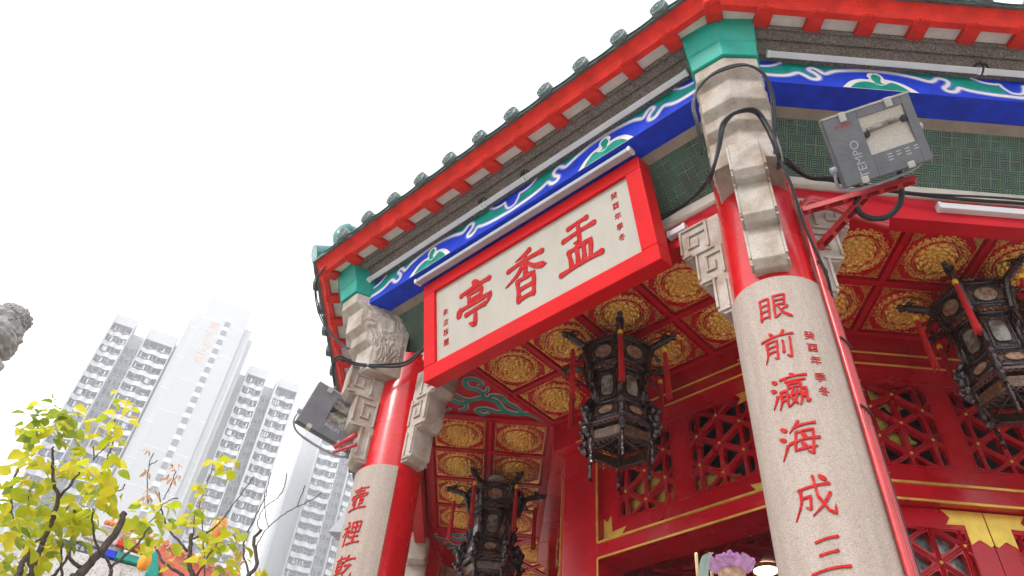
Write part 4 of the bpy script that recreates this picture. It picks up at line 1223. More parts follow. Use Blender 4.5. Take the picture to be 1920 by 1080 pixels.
# ------------------------------------------------------------------ floodlights
def floodlight(P, X, Y, label, text, glass, group, second=None, scale=1.0):
    """P centre of the front face; X, Y in-plane axes"""
    X = X.normalized(); Y = (Y - X * Y.dot(X)).normalized(); Z = X.cross(Y)
    Mx = Matrix(((X.x, Y.x, Z.x, P.x), (X.y, Y.y, Z.y, P.y), (X.z, Y.z, Z.z, P.z), (0, 0, 0, 1)))
    t = empty('floodlight', P); t.matrix_world = Mx
    tag(t, label, 'floodlight', group)
    w, h = .272, .212
    bm = bmesh.new()
    # window frame of the door
    ox0, ox1, oy0, oy1 = -.065, .215, -.075, .160
    for b in ((-w, ox0, -h, h), (ox1, w, -h, h), (ox0, ox1, -h, oy0), (ox0, ox1, oy1, h)): box(bm, b[0], b[1], b[2], b[3], -.022, 0)
    new_obj('lamp_front', bm, 'lampgrey', t, bevel=.004)
    bm = bmesh.new()
    rings = [[(sx * ww, sy * hh, z) for sx, sy in ((-1, -1), (1, -1), (1, 1), (-1, 1))] for ww, hh, z in ((w + .006, h + .006, -.023), (w + .004, h + .004, -.06), (w - .03, h - .03, -.10), (w - .10, h - .09, -.155))]
    vv = [[bm.verts.new(p) for p in r] for r in rings]
    for A, B in zip(vv, vv[1:]):
        for i in range(4): bm.faces.new((A[i], A[(i + 1) % 4], B[(i + 1) % 4], B[i]))
    bm.faces.new(vv[-1]); bm.faces.new(vv[0])
    for i in range(7): box(bm, -w + .10, w - .10, -.10 + i * .032, -.094 + i * .032, -.185, -.14)
    new_obj('lamp_housing', bm, 'lampgrey', t, bevel=.006)
    bm = bmesh.new(); n = 10    # trough reflector
    for s in range(n):
        y0 = oy0 + (oy1 - oy0) * s / n; y1 = oy0 + (oy1 - oy0) * (s + 1) / n
        f_ = lambda y: -.012 - .009 * (1 - ((y - (oy0 + oy1) / 2) / ((oy1 - oy0) / 2)) ** 2)
        vs = [bm.verts.new(p) for p in ((ox0, y0, f_(y0)), (ox1, y0, f_(y0)), (ox1, y1, f_(y1)), (ox0, y1, f_(y1)))]
        bm.faces.new(vs)
    new_obj('reflector', bm, glass, t)
    bm = bmesh.new()
    tube(bm, [(ox0 + .03, .07, -.008), (ox1 - .05, .085, -.008)], .016, 10)
    new_obj('lamp_tube', bm, 'pane', t, smooth=True)
    bm = bmesh.new()
    for xx, yy in ((ox0 + .015, .05), (ox1 - .02, .075)): lathe(bm, [(.02, -.015), (.022, 0), (.012, .004)], 12, 0, Matrix.Translation((xx, yy, -.004)))
    new_obj('lamp_holder', bm, 'black', t, smooth=True)
    bm = bmesh.new()
    for xx in (-.155, .135): box(bm, xx - .022, xx + .022, h - .045, h + .014, -.03, .010); box(bm, xx - .022, xx + .022, -h - .01, -h + .03, -.05, .004)
    new_obj('clip', bm, 'steel', t, bevel=.004)
    bm = bmesh.new(); box(bm, -w - .002, w + .002, h, h + .012, -.05, .002)
    new_obj('front_lip', bm, 'steel', t)
    bm = bmesh.new()      # yoke
    pts = smooth_path([(w + .012, -.03, -.06), (w + .022, -.12, -.07), (w + .0, -.19, -.10), (w - .08, -.235, -.13), (0, -.245, -.14), (-w + .08, -.235, -.13), (-w - .0, -.20, -.10), (-w - .022, -.15, -.07), (-w - .012, -.10, -.06)], 4)
    tube(bm, pts, .010, 6)
    for s, yy in ((1, .0), (-1, -.09)): lathe(bm, [(.022, -.012), (.022, .02), (.010, .024)], 12, 0, Matrix.Translation((s * (w + .014), yy, -.06)) @ Matrix.Rotation(s * pi / 2, 4, 'Y'))
    new_obj('yoke', bm, 'batten_grey', t, smooth=True)
    bm = bmesh.new()
    if text:
        add_bm(bm, text_bm(text, .074, .0006, 0), Matrix.Translation((-.145, -.075, .0005)) @ Matrix.Rotation(pi / 2, 4, 'Z'))
        for i in range(4):
            for j in range(3 - i % 2):
                box(bm, .02 + i * .055, .05 + i * .055, -.105 - j * .018, -.098 - j * .018, .0, .001)
    else:
        add_bm(bm, text_bm('PHILIPS', .045, .001, 0), Matrix.Translation((.02, -.115, .0005)))
    new_obj('lamp_lettering', bm, 'batten_grey', t)
    if text:
        bm = bmesh.new(); add_bm(bm, text_bm('PHILIPS', .034, .001, 0), Matrix.Translation((-.165, .145, .0005)))
        new_obj('red_lettering', bm, 'conduit', t)
    return t
ang = math.atan2(53, 160)
X1 = CR * cos(ang) + CU * sin(ang); Y1 = -CR * sin(ang) + CU * cos(ang)
FA = at(1646, 262, 4.62)
floodlight(FA, X1, Y1 + CF * .10, 'grey floodlight with TEMPO lettering on a red steel arm beside the near column', 'TEMPO', 'lamp_glass', 'grey rectangular floodlights')
dx = (CR * 88 - CU * 58).normalized()
dy = (CR * 48 + CU * 37).normalized()
floodlight(at(630, 781, 6.62), dx + CF * .15, dy * .62 + CF * .78, 'grey floodlight seen obliquely behind the left column bracket', None, 'lamp_glass2', 'grey rectangular floodlights')
# small third lamp, lower, behind the left column
T3 = empty('floodlight', at(632, 985, 6.9)); tag(T3, 'small grey wedge-shaped lamp low behind the left granite column', 'floodlight')
bm = bmesh.new(); prism(bm, [(-.02, -.10), (.22, -.13), (.20, .20)], -.09, .09, 'xz')
o = new_obj('lamp_housing', bm, 'batten_grey', T3, bevel=.006)
bm = bmesh.new(); prism(bm, [(.10, -.135), (.155, -.145), (.15, -.175), (.11, -.17)], -.03, .03, 'xz'); new_obj('clip', bm, 'dark_back', T3)
o = None
T3.rotation_euler.z = radians(-20)

# steel arm for the near floodlight
def arm(pts_list, label):
    t = empty('steel_bracket', pts_list[0][0]); tag(t, label, 'bracket')
    for nm, a, b in pts_list_named(pts_list):
        d = (b - a); L = d.length; d.normalize()
        up = V((0, 0, 1)); y = up.cross(d).normalized(); z = d.cross(y)
        Mx = Matrix.Translation(-pts_list[0][0]) @ Matrix(((d.x, y.x, z.x, a.x), (d.y, y.y, z.y, a.y), (d.z, y.z, z.z, a.z), (0, 0, 0, 1)))
        bm = bmesh.new()
        box(bm, 0, L, -.022, .022, .016, .022, 0, Mx); box(bm, 0, L, -.022, -.017, -.022, .016, 0, Mx); box(bm, 0, L, .017, .022, -.022, .016, 0, Mx)
        n = int(L / .11)
        for i in range(n): box(bm, i * .11 + .02, i * .11 + .05, -.017, .017, -.020, -.014, 0, Mx)
        new_obj(nm, bm, 'conduit', t, bevel=.002)
    return t
def pts_list_named(pl): return [('strut', a, b) for a, b in pl]
A1 = at(1505, 396, 4.86); A2 = at(1718, 336, 4.72)
arm([(A1, A2), (at(1532, 468, 4.90), at(1628, 362, 4.78))], 'red perforated steel arm and strut holding the near floodlight')
bm = bmesh.new()
P = smooth_path([at(1686, 318, 4.78), at(1690, 350, 4.80), at(1688, 380, 4.80), at(1668, 404, 4.80), at(1640, 410, 4.80), at(1616, 402, 4.80), at(1606, 384, 4.80), at(1612, 362, 4.80)], 14)
rs = [.0165 + .0035 * (i % 2) for i in range(len(P))]
tube(bm, P, rs, 10)
o = new_obj('flexible_hose', bm, 'black'); tag(o, 'corrugated black hose looping under the near floodlight', 'hose')
bm = bmesh.new()
a_, b_2 = at(628, 838, 6.4), at(668, 815, 6.35)
tube(bm, [a_, b_2], .022, 8); tube(bm, [a_ + V((0, 0, -.05)), b_2 + V((.02, 0, -.09))], .016, 8)
o = new_obj('steel_bracket', bm, 'conduit'); tag(o, 'short red steel arm carrying the oblique left floodlight', 'bracket')

# ------------------------------------------------------------------ hexagonal palace lanterns
def hexpt(R_, i, off=0): a = radians(60 * i + off); return V((R_ * cos(a), R_ * sin(a), 0))
def lantern_proto():
    t = empty('palace_lantern', (0, 0, 0))
    bm = bmesh.new(); lathe(bm, [(.001, .0), (.085, .0), (.09, -.012), (.06, -.03), (.02, -.04), (.001, -.04)], 24, 0, cap=False)
    new_obj('ceiling_rose', bm, 'white_plastic', t, smooth=True)
    bm = bmesh.new(); tube(bm, [(0, 0, -.03), (0, 0, -.30)], .010, 8); new_obj('hanging_rod', bm, 'wood', t)
    def tier(z0, z1, R1, R2, fr, name, panes, ovals, pane_mat):
        """frame of six posts and rails between radii R1 (bottom) and R2 (top)"""
        bm = bmesh.new(); pb = bmesh.new(); bb = bmesh.new()
        for i in range(6):
            a0, a1 = hexpt(R1, i) + V((0, 0, z0)), hexpt(R1, i + 1) + V((0, 0, z0))
            b0, b1 = hexpt(R2, i) + V((0, 0, z1)), hexpt(R2, i + 1) + V((0, 0, z1))
            tube(bm, [a0, b0], fr * 1.15, 6); tube(bm, [a0, a1], fr, 6); tube(bm, [b0, b1], fr, 6)
            xd = (a1 - a0).normalized(); mid0 = (a0 + a1) / 2; mid1 = (b0 + b1) / 2
            yd = (mid1 - mid0); h = yd.length; yd.normalize(); zd = xd.cross(yd)
            w = (a1 - a0).length * .5 + (b1 - b0).length * .5
            Mx = Matrix(((xd.x, yd.x, zd.x, (mid0.x + mid1.x) / 2), (xd.y, yd.y, zd.y, (mid0.y + mid1.y) / 2), (xd.z, yd.z, zd.z, (mid0.z + mid1.z) / 2), (0, 0, 0, 1)))
            hw, hh = w / 2 - fr * 1.6, h / 2 - fr * 1.4
            rx, ry = hw * ovals[0], hh * ovals[1]
            # inner rails
            for s in (-1, 1):
                box(bm, -hw, hw, s * hh - .004, s * hh + .004, -.004, .004, 0, Mx); box(bm, s * hw - .004, s * hw + .004, -hh, hh, -.004, .004, 0, Mx)
            # carved board behind the pane
            box(bb, -hw, hw, -hh, hh, -.012, -.006, 0, Mx)
            # oval pane with surround
            el = [(rx * cos(2 * pi * q / 24), ry * sin(2 * pi * q / 24) * (1 if ovals[2] else 1)) for q in range(24)]
            if not ovals[2]:   # rounded rectangle for tall panes
                el = [(rx * (abs(cos(u_)) ** .5) * (1 if cos(u_) > 0 else -1), ry * (abs(sin(u_)) ** .5) * (1 if sin(u_) > 0 else -1)) for u_ in [2 * pi * q / 24 + .001 for q in range(24)]]
            vs = [pb.verts.new(Mx @ V((x, y, .001))) for x, y in el]; pb.faces.new(vs)
            tube(bm, [Mx @ V((x, y, .003)) for x, y in el], .0045, 5, closed=True)
            # openwork scrolls between pane and frame
            r_ = random.Random(i + int(z0 * 100))
            for sx in (-1, 1):
                for sy in (-1, 1):
                    for q in range(3 if ovals[2] else 4):
                        ccx = sx * (hw * (.86 - .22 * q)) if ovals[2] else sx * hw * (.80 - .30 * (q % 2)); ccy = sy * (hh * (.72 + .06 * q)) if ovals[2] else sy * hh * (.90 - .10 * (q // 2) - .03)
                        rr = min(.020, hh * .34)
                        pts = [Mx @ V((ccx + rr * (1 - s_ / 9) * cos(s_ * .8 + q + sx), ccy + rr * (1 - s_ / 9) * sin(s_ * .8 + q), 0)) for s_ in range(8)]
                        tube(bm, pts, .0042, 4)
        new_obj(name, bm, 'wood', t); new_obj(name.replace('frame', 'pane'), pb, pane_mat, t, recalc=False); new_obj(name.replace('frame', 'board'), bb, 'wood_back', t)
    tier(-.385, -.205, .240, .282, .015, 'upper_tier_frame', 1, (.70, .80, True), 'pane2')
    tier(-.745, -.43, .200, .206, .019, 'body_frame', 1, (.74, .72, False), 'pane')
    tier(-.905, -.760, .252, .228, .014, 'lower_tier_frame', 1, (.62, .74, True), 'pane2')
    # crown, aprons, joining rails and bottom rack
    for (R_, z, s, hgt, cnt, nm) in ((.282, -.195, 1, .045, 7, 'crown_rail'), (.238, -.395, -1, .03, 6, 'neck_apron'), (.252, -.915, -1, .05, 7, 'lower_apron'), (.206, -.42, 1, .02, 5, 'body_rail')):
        bm = bmesh.new()
        for i in range(6):
            a, b = hexpt(R_, i) + V((0, 0, z)), hexpt(R_, i + 1) + V((0, 0, z))
            tube(bm, [a, b], .007, 5)
            for q in range(cnt):
                c = a + (b - a) * ((q + .5) / cnt); xd = (b - a).normalized(); rr = hgt * .45 * (1.35 if q == cnt // 2 and s > 0 else 1)
                box(bm, -rr, rr, -.003, .003, 0, rr * 1.1, 0, Matrix(((xd.x, -xd.y, 0, c.x), (xd.y, xd.x, 0, c.y), (0, 0, s, c.z), (0, 0, 0, 1))))
                tube(bm, [c + xd * rr * cos(u_ * .8) * .8 + V((0, 0, s * (rr + rr * sin(u_ * .8)))) for u_ in range(7)], .0048, 4)
        new_obj(nm, bm, 'wood_light', t)
    bm = bmesh.new()
    for i in range(6):
        for (Ra, za, Rb, zb) in ((.282, -.205, .24, -.195), (.24, -.385, .20, -.43), (.20, -.745, .228, -.765)):
            tube(bm, [hexpt(Ra, i) + V((0, 0, za)), hexpt(Rb, i) + V((0, 0, zb))], .010, 5)
        tube(bm, [hexpt(.236, i) + V((0, 0, -.89)), hexpt(.225, i) + V((0, 0, -1.06))], .010, 6)
        tube(bm, [hexpt(.225, i) + V((0, 0, -1.06)), hexpt(.225, i + 1) + V((0, 0, -1.06))], .009, 6)
        tube(bm, [hexpt(.225, i) + V((0, 0, -1.02)), hexpt(.0, i) + V((0, 0, -.94))], .009, 6)
        for q in range(6):
            a, b = hexpt(.225, i) + V((0, 0, -1.07)), hexpt(.225, i + 1) + V((0, 0, -1.07)); c = a + (b - a) * ((q + .5) / 6)
            tube(bm, [c + V((0, 0, -.016 + .016 * sin(u_))) + (b - a).normalized() * .016 * cos(u_) for u_ in (0, 1, 2, 3, 4, 5)], .004, 4)
    new_obj('bottom_rack', bm, 'wood_light', t)
    # bottom boards with openwork glimpsed from below
    bm = bmesh.new()
    for i in range(6):
        p_, q_ = hexpt(.225, i), hexpt(.225, i + 1)
        vs = [bm.verts.new(v_) for v_ in (p_ + V((0, 0, -1.055)), q_ + V((0, 0, -1.055)), q_ * 1.04 + V((0, 0, -.985)), p_ * 1.04 + V((0, 0, -.985)))]; bm.faces.new(vs)
    bmesh.ops.remove_doubles(bm, verts=bm.verts, dist=.0005); new_obj('skirt_board', bm, 'wood_back', t); bm = bmesh.new()
    for i in range(6):
        for z, R_ in ((-.752, .18),):
            vs = [bm.verts.new(p) for p in (V((0, 0, z)), hexpt(R_, i) + V((0, 0, z)), hexpt(R_, i + 1) + V((0, 0, z)))]; bm.faces.new(vs)
    new_obj('floor_board', bm, 'wood_back', t)
    # dragon-head arms
    for i in range(6):
        bm = bmesh.new(); rot = Matrix.Rotation(radians(60 * i), 4, 'Z')
        pts = smooth_path([(.235, 0, -.42), (.262, 0, -.30), (.285, 0, -.235), (.305, 0, -.205), (.35, 0, -.19), (.395, 0, -.175), (.425, 0, -.17)], 4)
        rs = [.024 + .008 * (j / (len(pts) - 1)) for j in range(len(pts))]
        tube(bm, [rot @ p for p in pts], rs, 8)
        for (x, z, rx, rz) in ((.425, -.160, .045, .030), (.468, -.150, .032, .018), (.462, -.180, .028, .010), (.405, -.130, .022, .025)):
            tmp = bmesh.new(); bmesh.ops.create_icosphere(tmp, subdivisions=2, radius=1)
            for v in tmp.verts: v.co *= 1 + .13 * sin(9 * v.co.x + 5 * v.co.y) * cos(8 * v.co.z)
            add_bm(bm, tmp, rot @ Matrix.Translation((x, 0, z)) @ Matrix.Diagonal((rx, .022, rz, 1)))
        for s in (-1, 1): tube(bm, [rot @ p for p in smooth_path([(.41, s * .012, -.135), (.38, s * .024, -.105), (.345, s * .028, -.10)], 3)], [.008, .008, .007, .006, .005, .004, .003], 5)
        for q in range(5): tube(bm, [rot @ p for p in smooth_path([(.255 + .02 * q, 0, -.20 - .035 * q), (.275 + .02 * q, 0, -.235 - .03 * q), (.262 + .015 * q, 0, -.27 - .02 * q)], 3)], .007, 5)
        new_obj('dragon_head_arm', bm, 'wood', t, smooth=True)
        # lower scroll leg
        bm = bmesh.new()
        for (pp, r0) in (([(.236, 0, -.72), (.275, 0, -.77), (.262, 0, -.83), (.290, 0, -.87), (.268, 0, -.93), (.285, 0, -.98), (.255, 0, -1.03)], .024), ([(.26, 0, -.80), (.305, 0, -.79), (.31, 0, -.83), (.285, 0, -.835)], .012),
                         ([(.27, 0, -.93), (.315, 0, -.93), (.318, 0, -.965), (.29, 0, -.97)], .012), ([(.232, 0, -1.03), (.245, 0, -1.10), (.236, 0, -1.16), (.24, 0, -1.21), (.232, 0, -1.245)], .013), ([(.205, 0, -.50), (.235, 0, -.53), (.215, 0, -.58), (.235, 0, -.64), (.21, 0, -.69)], .010)):
            p = smooth_path(pp, 4); tube(bm, [rot @ q for q in p], [r0 * (1 + .25 * sin(j * 1.3)) for j in range(len(p))], 7)
        new_obj('scroll_leg', bm, 'wood', t, smooth=True)
        # tassel: cord, yellow knot and red fringe
        bm = bmesh.new(); c = rot @ V((.395, 0, 0)); 
        c = c + V((0, 0, -.05)); tube(bm, [c + V((0, 0, -.12)), c + V((0, 0, -.20))], .004, 5)
        r_ = random.Random(i)
        tube(bm, [c + V((0, 0, -.235)), c + V((0, 0, -.29)), c + V((.003, 0, -.60)), c + V((.004, 0, -.63))], [.014, .019, .017, .013], 9)
        for q in range(12):
            a = 2 * pi * q / 12; tube(bm, [c + V((.014 * cos(a), .014 * sin(a), -.28)), c + V((.02 * cos(a), .02 * sin(a), -.66 - r_.uniform(0, .04)))], .004, 4)
        tb = new_obj('tassel', bm, 'tassel', t, smooth=True)
        bm = bmesh.new(); lathe(bm, [(.001, -.195), (.014, -.20), (.020, -.212), (.015, -.222), (.020, -.232), (.014, -.243), (.001, -.246)], 10, 0, Matrix.Translation(c), cap=False)
        new_obj('tassel_knot', bm, 'yellow', tb, smooth=True)
    bm = bmesh.new(); bmesh.ops.create_icosphere(bm, subdivisions=2, radius=.026); bmesh.ops.translate(bm, verts=bm.verts, vec=(0, 0, -.66))
    new_obj('bulb', bm, 'bulb', t, smooth=True)
    return t
LN = lantern_proto()
LN.location = (-2.502, -2.597, 5.798); LN.rotation_euler.z = radians(-95); LN.scale = (1.08, 1.08, 1)
tag(LN, 'dark hexagonal rosewood lantern hanging right of the plaque, between plaque and granite column', 'lantern', 'hexagonal palace lanterns under the ceiling')
L3 = copy_tree(LN); L3.location = (-3.444, -.076, 5.798); L3.rotation_euler.z = radians(-90 + 30)
L3['label'] = 'dark hexagonal rosewood lantern hanging lowest in the picture, right of the left column'
L2 = copy_tree(LN); L2.location = bayP(0, .03, 3.58, 5.798); L2.rotation_euler.z = radians(-135)
L2['label'] = 'dark hexagonal rosewood lantern cut by the right edge of the picture'

# ------------------------------------------------------------------ flower and incense sticks in front of the doorway
FL = empty('peony_flower', at(1372, 1076, 2.05)); tag(FL, 'violet artificial peony with a brown heart at the bottom edge, left of the near column', 'flower')
bm = bmesh.new(); r_ = random.Random(11)
for ring, (n, rad, tlt, sz) in enumerate(((26, .036, .8, .027), (24, .028, .45, .028), (18, .018, .2, .027))):
    for i in range(n):
        a = 2 * pi * i / n + ring * .3 + r_.uniform(-.1, .1)
        base = V((rad * cos(a), rad * sin(a), 0)); d = V((cos(a) * tlt, sin(a) * tlt, 1)).normalized(); side = V((-sin(a), cos(a), 0))
        L_ = sz * r_.uniform(.85, 1.2)
        rows = []
        for t_ in (0, .35, .7, 1.0):
            w_ = L_ * (.30 + .30 * sin(pi * min(t_ + .15, 1) * .8)); p = base * (.6 + .6 * t_) + d * L_ * 1.25 * t_
            rows.append([bm.verts.new(p + side * w_ * s + V((cos(a), sin(a), 0)) * (-.3 * abs(s) * L_ * .5) + V((0, 0, r_.uniform(-.009, .009) if t_ == 1 else r_.uniform(-.002, .002)))) for s in (-1, -.5, 0, .5, 1)])
        for A, B in zip(rows, rows[1:]):
            for j in range(4): bm.faces.new((A[j], A[j + 1], B[j + 1], B[j]))
new_obj('petals', bm, 'petal', FL, smooth='all', recalc=False)
bm = bmesh.new()
for i in range(60):
    a = r_.uniform(0, 6.28); q = r_.uniform(0, .03); tube(bm, [(q * cos(a), q * sin(a), -.01), (q * 1.1 * cos(a), q * 1.1 * sin(a), .018 + r_.uniform(0, .012))], .003, 4)
lathe(bm, [(.001, -.06), (.02, -.05), (.038, -.02), (.036, .005), (.001, .01)], 14, 0, cap=False)
new_obj('flower_heart', bm, 'dry', FL)
bm = bmesh.new(); tube(bm, [(0, 0, -.04), (.02, .01, -.4), (.0, .0, -.8)], .006, 6); new_obj('flower_stem', bm, 'pale_leaf', FL)
bm = bmesh.new()
P0 = smooth_path([at(1322, 1110, 2.03), at(1322, 1075, 2.03), at(1326, 1050, 2.03), at(1336, 1042, 2.03)], 4)
ws = [.010, .0125, .014, .015, .016, .016, .016, .015, .014, .013, .011, .008, .003]
loc = at(1372, 1082, 2.05)
A = [(bm.verts.new(p - loc - CR * w), bm.verts.new(p - loc + CF * w * .4), bm.verts.new(p - loc + CR * w * .6)) for p, w in zip(P0, ws)]
for a, b in zip(A, A[1:]):
    for j in range(2): bm.faces.new((a[j], a[j + 1], b[j + 1], b[j]))
new_obj('flower_leaf', bm, 'pale_leaf', FL, smooth='all')
for (u0, u1, v1, lb) in ((1312, 1305, 1037, 'left bamboo stick standing beside the violet flower'), (1340, 1331, 1037, 'right bamboo stick just behind the pale leaf of the violet flower')):
    bm = bmesh.new(); tube(bm, [at(u0, 1130, 2.12), at(u1, v1, 2.12)], .0042, 8)
    o = new_obj('bamboo_stick', bm, 'bamboo'); tag(o, lb, 'stick', 'bamboo sticks by the flower')

# ------------------------------------------------------------------ trees
def leaf_into(bm, p, d, nrm, L, w, mi):
    d = d.normalized(); s = d.cross(nrm)
    if s.length < 1e-4: s = d.orthogonal()
    s.normalize(); n = s.cross(d)
    prof = [(0, .0), (.22, .78), (.5, 1.0), (.78, .62), (1.0, 0.0)]
    mids = [bm.verts.new(p + d * L * t - n * L * .28 * t * t) for t, _ in prof]
    lf = [bm.verts.new(p + d * L * t + s * w * k - n * L * .28 * t * t + n * w * .35 * k) for t, k in prof[1:-1]]
    rt = [bm.verts.new(p + d * L * t - s * w * k - n * L * .28 * t * t + n * w * .35 * k) for t, k in prof[1:-1]]
    fs = [(mids[0], mids[1], lf[0]), (mids[0], rt[0], mids[1])]
    for i in range(2):
        fs.append((mids[i + 1], mids[i + 2], lf[i + 1], lf[i])); fs.append((rt[i], rt[i + 1], mids[i + 2], mids[i + 1]))
    fs.append((mids[3], mids[4], lf[2])); fs.append((rt[2], mids[4], mids[3]))
    for q in fs:
        f = bm.faces.new(q); f.material_index = mi; f.smooth = True

def z8(x, y): return (x / 3, 720 + y / 3)
def tree(label, branches, clusters, dist, seed, bare=()):
    r_ = random.Random(seed)
    base = ath(*z8(*branches[0][0][0]), dist)
    t = empty('leafy_tree', (base.x, base.y, 0)); tag(t, label, 'tree', 'young leafy trees in front of the tower blocks')
    L0 = t.location
    bm = bmesh.new()
    # stem from the ground to the lowest visible forks
    for pl, r0, r1, dz in branches:
        pts = []
        for j, q in enumerate(pl):
            pts.append(ath(*z8(*q), dist + dz * (.2 + .8 * j / max(1, len(pl) - 1))) - L0)
        P = smooth_path(pts, 5); n = len(P)
        P = [p + V((r_.uniform(-1, 1), r_.uniform(-1, 1), r_.uniform(-1, 1))) * .006 for p in P]
        tube(bm, P, [max(.0048, .74 * (r0 + (r1 - r0) * j / (n - 1))) for j in range(n)], 7)
        if pl[0][1] >= 1040:
            q = pts[0]; tube(bm, [q, q * .7 + V((0, 0, q.z * .0)) * .3 + V((0, 0, -.4)), V((q.x * .3, q.y * .3, q.z * .55)), V((0, 0, 0))], [r0, r0 * 1.1, r0 * 1.3, r0 * 1.7], 8)
    new_obj('trunk', bm, 'bark', t, smooth='all')
    bm = bmesh.new()
    for (x, y, rad, kind, dens) in clusters:
        c = ath(*z8(x, y), dist + r_.uniform(-.5, .5)) - L0
        R_ = rad / 3 / 1445 * dist * 1.25
        nl = int(dens * max(5, (rad / 20.5) ** 2))
        for i in range(nl):
            d = V((r_.gauss(0, 1), r_.gauss(0, 1), r_.gauss(0, 1))).normalized()
            q = R_ * r_.uniform(.15, 1) ** .6
            p = c + V((d.x * q, d.y * q * 1.2, d.z * q * .9))
            hd = V((r_.gauss(0, 1) + d.x, r_.gauss(0, 1) + d.y, r_.uniform(-.9, .15)))
            nrm = V((r_.gauss(0, .5), r_.gauss(0, .5), 1)).normalized()
            L_ = r_.uniform(.065, .135) * (1.15 if kind == 0 else .95)
            w_ = L_ * r_.uniform(.30, .40)
            if kind == 3: L_ *= .55; w_ = L_ * .2; hd.z -= 1
            mi = kind
            if kind == 0 and r_.random() < .38: mi = 1
            if kind == 0 and r_.random() < .08: mi = 2
            if kind == 1 and r_.random() < .35: mi = 0
            leaf_into(bm, p, hd, nrm, L_, w_, mi)
    new_obj('crown', bm, ['leaf_yg', 'leaf_y', 'leaf_g', 'leaf_dry'], t, recalc=False)
    return t
B1 = [
    ([(105, 1080), (130, 1000), (150, 930), (95, 840), (62, 720), (65, 570), (95, 490), (140, 430)], .032, .009, .3),
    ([(175, 1080), (205, 980), (238, 900)], .034, .028, .2), ([(300, 740), (330, 650), (305, 560), (295, 440), (300, 350)], .024, .010, -.3),
    ([(238, 900), (280, 800), (300, 740)], .026, .024, -.1), ([(150, 940), (225, 870), (330, 760), (415, 655)], .012, .008, .4), ([(330, 650), (400, 560), (460, 480)], .016, .008, -.4),
    ([(430, 1080), (480, 1040), (560, 950), (640, 850), (700, 725)], .046, .034, 0), ([(480, 1040), (415, 1005), (390, 940), (440, 890)], .022, .012, .3),
    ([(560, 950), (530, 860), (520, 780), (525, 700)], .013, .008, -.3), ([(440, 790), (415, 710)], .022, .016, .4), ([(300, 1080), (360, 1010), (400, 930)], .018, .010, .3),
    ([(560, 560), (600, 430), (640, 300), (650, 190)], .010, .006, 0), ([(640, 300), (600, 350), (545, 400), (525, 420)], .006, .004, 0), ([(525, 430), (522, 350)], .005, .003, 0),
    ([(625, 1080), (622, 1030), (590, 970), (560, 930)], .020, .010, .2), ([(622, 1030), (700, 970), (790, 880), (840, 800)], .016, .008, -.2),
    ([(150, 700), (180, 560)], .007, .004, 0), ([(60, 900), (30, 860)], .014, .01, 0), ([(640, 610), (690, 590), (700, 565)], .005, .003, 0),
    ([(180, 1080), (165, 1010), (155, 900)], .02, .014, 0), ([(350, 1080), (345, 980), (352, 890)], .014, .009, 0),
]
C1 = [(290, 225, 110, 2, 1.5), (300, 190, 90, 0, .8), (205, 330, 70, 0, 1), (135, 250, 45, 0, .8), (430, 190, 48, 0, 1.1), (200, 390, 45, 1, 1), (390, 320, 40, 0, .7), (655, 85, 45, 1, 1.4), (740, 140, 38, 1, 1.2), (660, 190, 55, 1, 1.4), (565, 265, 62, 1, 1.3), (665, 320, 36, 1, 1.3),
      (530, 315, 30, 1, .8), (450, 400, 42, 1, 1.2), (230, 430, 55, 0, 1), (130, 520, 60, 0, .9), (310, 450, 60, 0, .9), (180, 560, 60, 0, .9), (430, 500, 80, 0, 1.2), (560, 510, 80, 0, 1.2), (590, 600, 60, 2, 1.2), (650, 560, 45, 0, 1), (260, 620, 80, 0, .9), (90, 640, 70, 1, .8),
      (20, 700, 60, 1, 1), (60, 790, 70, 0, .9), (200, 740, 80, 0, .9), (330, 720, 80, 0, 1), (470, 650, 75, 0, 1.1), (560, 670, 55, 0, 1), (650, 640, 32, 1, 1), (400, 800, 95, 0, 1.2), (480, 810, 55, 0, 1.2), (270, 860, 80, 0, 1), (130, 880, 50, 0, .8), (20, 960, 70, 0, 1.1),
      (230, 970, 60, 0, .9), (60, 1050, 70, 0, 1), (360, 880, 60, 2, 1), (20, 600, 30, 1, .7), (480, 740, 50, 1, .9), (130, 680, 60, 0, .7), (160, 800, 70, 2, .6), (40, 880, 50, 2, .6)]
